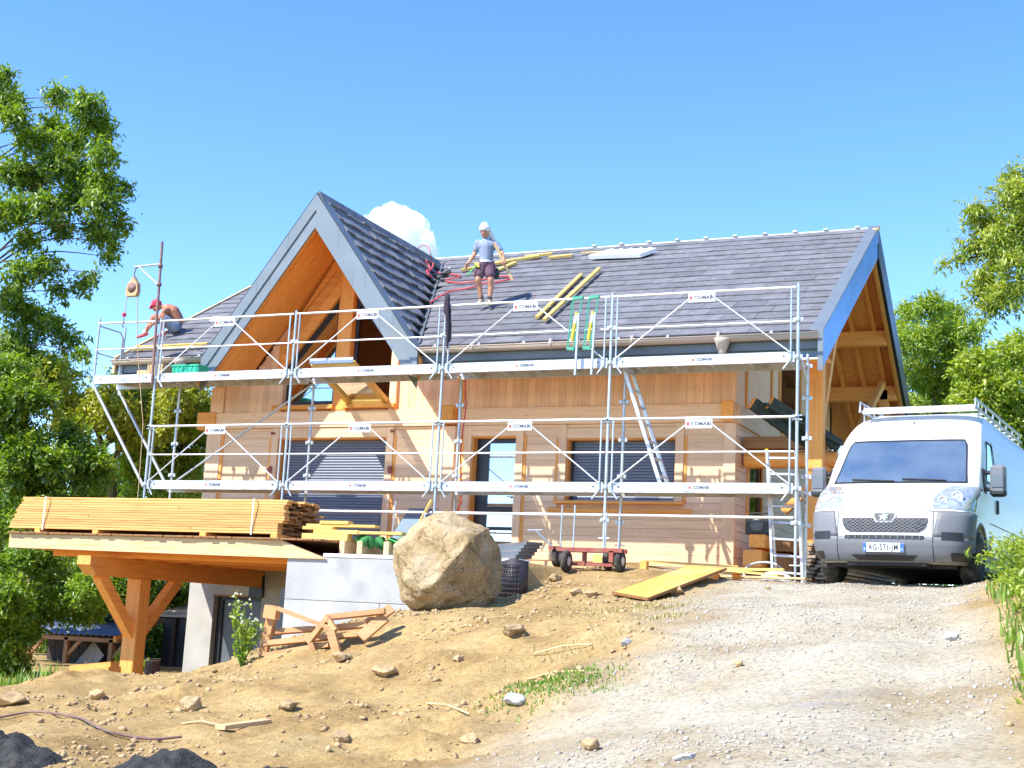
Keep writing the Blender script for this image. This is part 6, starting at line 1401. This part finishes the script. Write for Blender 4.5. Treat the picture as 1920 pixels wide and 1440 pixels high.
o=blades('sparse_grass',spread(gpt(1215,1140),.55,.55,420,4)+spread(gpt(1130,1150),.8,.6,300,5)+spread(gpt(1060,1225),.8,.4,200,6)+spread(gpt(1240,1160),.3,.3,200,7),.055,'dry_grass',seed=2,wd=.006); tag(o,'thin dry grass scattered beside the gravel track','grass',kind='stuff')
pts=[]
rg=np.random.default_rng(8)
while len(pts)<14000:
    x,y=rg.uniform(14.9,18.5),rg.uniform(-13,-.5)
    e=14.95-(y+4)*.10
    if x>e+rg.random()**2*.6 and not(12.2<x<15.2 and y>-3.2): pts.append((x,y,gz(x,y)-.01))
o=blades('bank_grass',pts,.17,'grass',seed=3,wd=.010); tag(o,'long bright grass covering the bank beside the gravel track','grass',kind='stuff')
pts=[]
while len(pts)<3500:
    x,y=rg.uniform(-2.5,2.6),rg.uniform(-7.5,-3.4)
    if x+ (y+5)*.4<2.5+rg.normal(0,.3): pts.append((x,y,gz(x,y)-.01))
o=blades('yard_grass',pts,.28,'grass',seed=4,wd=.012); tag(o,'tall fresh grass at the left edge of the dirt heap','grass',kind='stuff')
def weed(px,py,label,hgt,n,mat,flower=None,spr=.22,cat='plant',seed=0,pos=None):
    rg=np.random.default_rng(seed); b=pos or gpt(px,py); t=thing('weed_plant',label,cat,tuple(b)); mb=MB(); C=[];D=[]
    tips=[]
    for k in range(n):
        e=b+Vector((rg.normal(0,spr),rg.normal(0,spr),hgt*rg.uniform(.6,1.1))); mm=b.lerp(e,.5)+Vector((rg.normal(0,.03),rg.normal(0,.03),hgt*.08)); mb.tube([b-Vector((0,0,.03)),mm,e],[.008,.006,.003],5,cap=False); tips.append(e)
        for q in np.linspace(.15,1,14):
            p=b.lerp(mm,q*2) if q<.5 else mm.lerp(e,q*2-1); 
            for _ in range(2): C.append(p+Vector(rg.normal(0,.025,3))); D.append(rg.normal(0,1,3)+np.array([0,0,.5]))
    mb.build('stem','leaf_mid',t); C=np.array([v[:] for v in C]);D=np.array(D); leaf_mesh('leaves',mat,C,D,rg.normal(0,.5,C.shape)+np.array([0,0,1]),rg.uniform(.05,.11,len(C)),rg.random(len(C)),t,asp=.4)
    if flower:
        f=MB()
        for e in tips:
            for _ in range(4): f.ball(e+Vector(rg.normal(0,.035,3)),.016,1)
        f.build('flowers','petal',t)['kind']='stuff'
    return t
weed(452,1250,'white-flowered tall weed standing before the cellar door',.78,12,'leaf_bright',True,.16,seed=1)
weed(222,1255,'leafy green weed at the foot of the braced deck post',.34,9,'leaf_bright',None,.12,seed=2)
weed(262,1262,'smaller green weed on the other side of the deck post foot',.30,7,'leaf_bright',None,.10,seed=3)
for k,(x,y,h_) in enumerate(((15.75,-4.6,.75),(15.95,-5.8,.85),(15.7,-7.0,.55),(16.1,-8.0,.7),(15.65,-3.4,.8),(16.3,-9.2,.6))):
    weed(0,0,['tall leafy weed on the bank nearest the van wheel','leafy bush weed spreading on the track bank','low leafy weed at the track edge','broad weed in the long bank grass','high weed beside the van flank','short weed on the lower bank'][k],h_,14,'leaf_bright',None,.26,seed=20+k,pos=Vector((x,y,gz(x,y))))
bcl=[]
rg=np.random.default_rng(77)
for _ in range(46):
    y=rg.uniform(-11.5,-2.6); x=15.2-(y+4)*.10+rg.uniform(0,1.5); h_=rg.uniform(.06,.34); bcl.append((Vector((x,y,gz(x,y)+h_)),rg.uniform(.16,.30)))
tree('bramble_bank','bright leafy brambles spilling over the bank beside the van and track',Vector((16.2,-5.5,gz(16.2,-5.5))),bcl,'leaf_bright',26000,.055,.03,.2,tintmix=.6,seed=33,limbs=False,cat='shrub')
rg=np.random.default_rng(91)
hcl=[(Vector((rg.uniform(17.4,19.2),rg.uniform(-2.5,8.5),gz(17.6,0)+rg.uniform(.3,3.4))),rg.uniform(.5,.85)) for _ in range(46)]
tree('offview_hedge','unseen tall hedge added to dim and green the van side',Vector((18.3,3,gz(17.6,1.5))),hcl,'leaf_mid',26000,.14,.08,.25,tintmix=.5,seed=44,limbs=False,cat='hedge')  # out of view; added to block sky light and reflect green on the van
# ================================================================== rocks
from mathutils import noise as mnoise
def rock(name,label,c,size,mat,seed,sub=3,cuts=7,rough=.12,cat='stone',sink=.18,parentless=True,flat=None,rotz=0):
    rg=random.Random(seed); bm=bmesh.new(); bmesh.ops.create_icosphere(bm,subdivisions=sub,radius=1)
    pl=[(Vector((rg.gauss(0,1),rg.gauss(0,1),rg.gauss(0,1))).normalized(),rg.uniform(.55,.85)) for _ in range(cuts)]
    if flat: pl=flat
    so_=Vector((seed*3.1,seed*1.7,0))
    for v in bm.verts:
        p=v.co.copy()
        for n_,d in pl:
            k=p.dot(n_)-d
            if k>0: p-=n_*k*.97
        nz=mnoise.fractal(p*1.6+so_,.9,2.0,4)*rough+mnoise.fractal(p*4.5+so_,.7,2.2,5)*rough*.6
        v.co=p*(1+nz)
    R=Matrix.Rotation(rotz,3,'Z')
    for v in bm.verts: v.co=R@Vector((v.co.x*size[0],v.co.y*size[1],v.co.z*size[2]))
    zmn=min(v.co.z for v in bm.verts)
    mb=MB(); c=Vector(c)
    for v in bm.verts: v.co+=c+Vector((0,0,-zmn-sink*size[2]))
    mb.bm(bm,True); return one(name,mb,mat,label,cat)
bc=at(836,1100,'y',-4.35)
FL=[(Vector((.55,-.78,-.30)).normalized(),.74),(Vector((.90,-.30,.15)).normalized(),.76),(Vector((-.35,-.85,.35)).normalized(),.72),(Vector((-.55,-.3,.75)).normalized(),.80),(Vector((.15,-.35,.92)).normalized(),.80),(Vector((-.9,-.2,-.2)).normalized(),.82),(Vector((.2,-.6,-.8)).normalized(),.80),(Vector((.6,.2,.75)).normalized(),.92),(Vector((0,1,0)),.8)]
rock('boulder','huge tan boulder sitting on the dirt slope before the retaining wall',(bc.x,-4.35,-.64),(.75,.66,.72),'boulder_rock',11,sub=6,rough=.075,cat='boulder',flat=FL,sink=.16,rotz=math.radians(22))
ST=[(960,1190,.17,'stone','tan hollow stone lying below the boulder'),(722,1266,.16,'stone','flat tan stone on the heap under the broken crate'),(966,1320,.14,'stone_grey','pale chipped stone below the grass tuft'),(1078,1114,.12,'stone','rounded stone close to the membrane'),(1108,1118,.13,'stone','broad stone on the rubble before the trolley'),(1268,1114,.13,'stone','upright pointed stone before the yellow panel'),(1040,1090,.14,'stone','reddish flat stone on the rubble mound'),(1108,1408,.09,'stone','round stone at the gravel edge'),(1284,1424,.08,'stone_grey','small round stone on the gravel'),(1786,1200,.11,'stone_grey','blue-grey stone on the gravel track'),(640,1240,.14,'stone','pale stone beside the broken crate'),(360,1330,.15,'stone','large clod in the middle of the heap'),(20,1320,.20,'stone','big tan stone at the heap end'),(180,1310,.13,'stone','tan stone half sunk in the heap'),(860,1240,.09,'stone','small stone under the boulder slope'),(1175,1210,.08,'stone_grey','grey pebble by the dry grass'),(880,1390,.11,'stone','stone in the lower dirt'),(640,1390,.10,'stone','stone near the dark soil pile'),(1385,1250,.06,'stone','flat pebble on the gravel track'),(540,1330,.12,'stone','stone beside the half buried plank'),(1440,1075+30,.05,'stone','small stone by the yellow planks')]
for k,(px,py,r,m,lb) in enumerate(ST):
    p=gpt(px,py); rg0=random.Random(k); rock('stone',lb,(p.x,p.y,p.z),(r*.8*rg0.uniform(.9,1.4),r*.8*rg0.uniform(.7,1.1),r*.8*rg0.uniform(.45,.75)),m,30+k,sub=4,cuts=14,rough=.16,sink=.40,rotz=rg0.uniform(0,6))
def scatter(name,label,n,rng_seed,accept,rmin,rmax,mat):
    rg=np.random.default_rng(rng_seed); bm=bmesh.new(); bmesh.ops.create_icosphere(bm,subdivisions=1,radius=1); bm.verts.index_update()
    bv=np.array([v.co[:] for v in bm.verts]); bf=np.array([[v.index for v in f.verts] for f in bm.faces]); bm.free()
    P=[]
    while len(P)<n:
        X=rg.uniform(-1,17,4000);Y=rg.uniform(-14,-.4,4000); k=accept(X,Y,rg); P+=list(zip(X[k],Y[k]))
    P=np.array(P[:n]); Z=np.array([gz(x,y) for x,y in P]); r=rmin*(rmax/rmin)**(rg.random(n)**2.6)
    nv=len(bv); V=bv[None]*(1+rg.normal(0,.26,(n,nv,1)))*r[:,None,None]*rg.uniform(.6,1.25,(n,1,3))*np.array([1,1,.75]); V=V+np.stack([P[:,0],P[:,1],Z+r*.25],1)[:,None]
    me=bpy.data.meshes.new(name); me.vertices.add(n*nv); me.vertices.foreach_set('co',V.ravel()); F=(bf[None]+np.arange(n)[:,None,None]*nv).reshape(-1,3)
    me.loops.add(F.size); me.loops.foreach_set('vertex_index',F.ravel().astype(np.int32)); me.polygons.add(len(F)); me.polygons.foreach_set('loop_start',np.arange(len(F))*3); me.update(calc_edges=True); me.materials.append(M[mat])
    o=bpy.data.objects.new(name,me); COL.objects.link(o); return tag(o,label,'rubble',kind='stuff')
vis=lambda X,Y: (Y<-3.0)|(X>8.9)
scatter('dirt_clods','loose clods and small stones all over the dug dirt heap',12000,1,lambda X,Y,rg:(gravel_mask(X,Y)<rg.uniform(.1,.5,len(X)))&vis(X,Y)&(sward_mask(X,Y)<.5)&(rg.random(len(X))<np.clip(.25+vnoise(X*1.3,Y*1.3,31)*1.6,.04,1)),.006,.038,'stone')
scatter('track_gravel','coarse loose gravel strewn over the pale track',9000,2,lambda X,Y,rg:(gravel_mask(X,Y)>.35)&vis(X,Y)&(rg.random(len(X))<np.clip(.4+vnoise(X*.9,Y*.9,33)*1.4,.05,1)),.005,.019,'gravel_stone')
# dark soil piles in the foreground
def pile(px,py,r,h_,label,seed):
    p=gpt(px,py); n=44; V=[];Fc=[]
    for i in range(n):
        for j in range(n):
            u,v=(i/(n-1)-.5)*2,(j/(n-1)-.5)*2; x,y=p.x+u*r[0],p.y+v*r[1]; d=math.hypot(u,v)
            q=max(0,1-d)**.9*h_*(1+.5*mnoise.fractal(Vector((x*2.5,y*2.5,seed)),.9,2,3)); V.append((x,y,gz(min(max(x,-2.9),17),min(max(y,-14.4),1.8))-.03+q+(.035*mnoise.fractal(Vector((x*11,y*11,seed)),.8,2,4) if d<1 else 0)))
    for i in range(n-1):
        for j in range(n-1): Fc.append((i*n+j,(i+1)*n+j,(i+1)*n+j+1,i*n+j+1))
    one('soil_pile',MB().add(V,Fc,True),'dark_soil',label,'soil pile')
pile(300,1452,(.50,.45),.24,'blackish soil pile at the foot of the dirt heap',1.5)
pile(-12,1442,(.52,.5),.26,'dark soil pile under the wire end',4.5)
pile(505,1450,(.22,.25),.10,'small dark soil patch beside the blackish pile',7.5)
# ================================================================== odds on the heap
W=[gpt(*p)+Vector((0,0,.03)) for p in ((-10,1352),(30,1345),(60,1341),(100,1344),(150,1352),(175,1366),(200,1379),(240,1388),(290,1393),(340,1390))]
one('rusty_wire',MB().tube(smooth_path(W,5),.011,6),'rust_pole','long rusty wire curving over the dirt heap','wire')
a,b=gpt(412,1370),gpt(500,1357); one('buried_plank',MB().beam(a+Vector((0,0,.03)),b+Vector((0,0,.02)),.10,.035),'pale_x','weathered plank half buried in the dirt heap','plank')
for k,(p,q,lb) in enumerate((((415,1366),(340,1362),'thin stick in the dirt beside the plank'),((990,1278),(1095,1265),'dry reed stalk lying across the grass tuft'),((800,1325),(880,1345),'bent dry stick on the lower dirt'),((1000,1232),(1110,1212),'thin twig on the dirt by the sparse grass'))):
    a,b=gpt(*p),gpt(*q); one('dry_stick',MB().tube([a+Vector((0,0,.02)),a.lerp(b,.5)+Vector((0,0,.05)),b+Vector((0,0,.02))],.009,5),'pale_x',lb,'stick')
bk=thing('broken_crate','broken orange timber crate tumbled on the slope beside the retaining wall','crate',tuple(gpt(590,1235)))
YB=gpt(497,1236).y+.15
def bpt(px,py,dy=0): return at(px,py,'y',YB+dy)
for (p,q,wd,ht,dy,dy2) in (((493,1229),(514,1136),.11,.06,0,0),((508,1160),(512,1136),.17,.10,-.05,-.05),((504,1186),(590,1179),.06,.08,.05,.05),((628,1177),(690,1171),.06,.08,.1,.1),((497,1207),(674,1189),.06,.08,0,.1),((499,1230),(618,1209),.06,.08,-.04,0),((522,1244),(575,1236),.06,.08,-.1,-.1),((521,1141),(630,1182),.05,.05,-.08,-.12),((579,1205),(616,1157),.06,.07,-.1,-.1),((614,1158),(722,1146),.06,.07,-.05,.1),((614,1158),(630,1182),.05,.06,-.1,-.12),((621,1184),(634,1232),.10,.05,-.15,-.15),((676,1196),(722,1157),.14,.04,-.05,.15),((583,1205),(592,1228),.06,.05,-.12,-.1),((690,1170),(735,1140),.12,.04,.1,.3)):
    MB().beam(bpt(*p,dy),bpt(*q,dy2),wd,ht,up=(0,-1,.2)).build('slat','crate_x',bk)
yb=-3.3
a=gpt(172,1256); one('plank_bundle',MB().beam(at(138,1253,'y',-2.6),at(215,1246,'y',-2.6),.2,.09).beam(at(150,1262,'y',-2.6),at(215,1256,'y',-2.6),.3,.10),'larch_x','short orange planks lying in the yard behind the heap','planks')
p=at(285,1262,'y',-.8); st_=thing('chopping_log','round cut log standing in the yard behind the deck post','log',(p.x,p.y,-2.12)); MB().lathe([(.14,0),(.13,.12),(.13,.52)],(p.x,p.y,-2.15),'z',14).build('bark_side','bark',st_); MB().lathe([(.125,.0),(.125,.006)],(p.x,p.y,-1.63),'z',14).build('cut_face','pale_z',st_)
# ================================================================== sheds beyond the yard
sh=thing('lean_to_shed','open wooden lean-to with blue-grey corrugated roof beyond the yard','shed',(-6,5.6,-2.3))
e0,e1,t0,t1=Vector((-7.25,4.9,-1.47)),Vector((-4.35,4.9,-1.42)),Vector((-7.45,7.0,-1.00)),Vector((-4.7,7.0,-.96))
n=64;V=[]
for k in range(n+1):
    t=k/n; d=Vector((0,0,.022*math.sin(k*math.pi/2)))
    V+=[e0.lerp(e1,t)+d,t0.lerp(t1,t)+d]
ro=MB().add(V,[(2*k,2*k+2,2*k+3,2*k+1) for k in range(n)],True).build('roof_sheet','sheet_metal_blue',sh); md=ro.modifiers.new('t','SOLIDIFY'); md.thickness=.01
for x in (-7.0,-5.9,-4.6):
    MB().bbox(x-.06,x+.06,5.0,5.12,-2.45,-1.52,.008).build('post','brown_z',sh)
    MB().beam((x+.02,5.06,-1.95),(x+.42,5.06,-1.56),.06,.08).build('brace','brown_x',sh)
MB().bbox(-7.2,-4.4,5.0,5.12,-1.60,-1.50,.006).build('eaves_beam','brown_x',sh); MB().beam((-4.42,4.9,-1.50),(-4.72,7.0,-1.04),.06,.12).build('verge_board','larch_y',sh)
for k in range(11): MB().bbox(-7.1+.24*k,-6.87+.24*k,5.75,5.79,-2.45,-1.30,.006).build('wall_plank','dark_interior',sh)
MB().beam((-5.75,5.35,-2.35),(-5.25,5.4,-1.75),.5,.02,up=(0,-1,.2)).build('leaning_sheet','grey_z',sh)
s2=thing('shaded_shed','low-roofed shed behind the deck post, a black block for its shaded inside','shed',(-2.2,7,-2.3))
MB().box(-4.4,-.4,6.6,9.0,-2.5,-.95).build('walls','black',s2)  # solid black block: the shade inside the open front is put into its colour
for k in range(9): MB().bbox(-4.1+.42*k,-4.0+.42*k,6.52,6.59,-2.4,-.98,.006).build('wall_post','dark_interior',s2)
MB().add([(-4.8,6.3,-.92),(-.2,6.3,-.86),(-.4,9.2,-.42),(-4.8,9.2,-.48),(-4.8,6.3,-.97),(-.2,6.3,-.91),(-.4,9.2,-.47),(-4.8,9.2,-.53)],[(0,1,2,3),(7,6,5,4),(4,5,1,0),(5,6,2,1),(6,7,3,2),(7,4,0,3)]).build('roof','grey_x',s2)
# ================================================================== cloud
cb=[(745,430,42),(715,420,30),(735,403,24),(770,428,34),(790,455,28),(700,438,26),(690,414,14),(755,470,45),(802,475,22),(725,450,38),(775,415,20),(710,402,15),(752,398,15),(760,500,45),(720,490,40)]
mb=MB(); rg=random.Random(4)
for x,y,r in cb:
    c=at_depth(x,y,900+rg.uniform(-12,12)); R_=r*900/F_PX
    mb.ball(c,R_,3)
    for _ in range(30):
        v=Vector((rg.gauss(0,1),rg.gauss(0,1),rg.gauss(0,1))).normalized(); mb.ball(c+v*R_*.9,R_*rg.uniform(.12,.28),2)
simple('cloud_white',(.86,.87,.89),1,var=.01,spec=0,rnd=0)
cl_o=thing('cumulus_cloud','single white cumulus cloud behind the gable','cloud',tuple(at_depth(745,520,900)))
co_=remesh(mb,'cloud_body','cloud_white',cl_o,.7,4)
_m,_n,_L,_b=_nodes('cloud_vapour'); _n.remove(_b); _pv=_n.new('ShaderNodeVolumePrincipled'); _pv.inputs['Color'].default_value=(1,1,1,1); _pv.inputs['Anisotropy'].default_value=.2
_tc=_n.new('ShaderNodeTexCoord'); _nz=_n.new('ShaderNodeTexNoise'); _nz.inputs['Scale'].default_value=.22; _nz.inputs['Detail'].default_value=5; _L.new(_tc.outputs['Object'],_nz.inputs['Vector'])
_mr=_n.new('ShaderNodeMapRange'); _mr.inputs[1].default_value=.38; _mr.inputs[2].default_value=.62; _mr.inputs[3].default_value=.0; _mr.inputs[4].default_value=.30; _L.new(_nz.outputs['Fac'],_mr.inputs[0]); _L.new(_mr.outputs[0],_pv.inputs['Density']); _L.new(_pv.outputs[0],_n['Material Output'].inputs['Volume'])
co_.data.materials.clear(); co_.data.materials.append(_m)
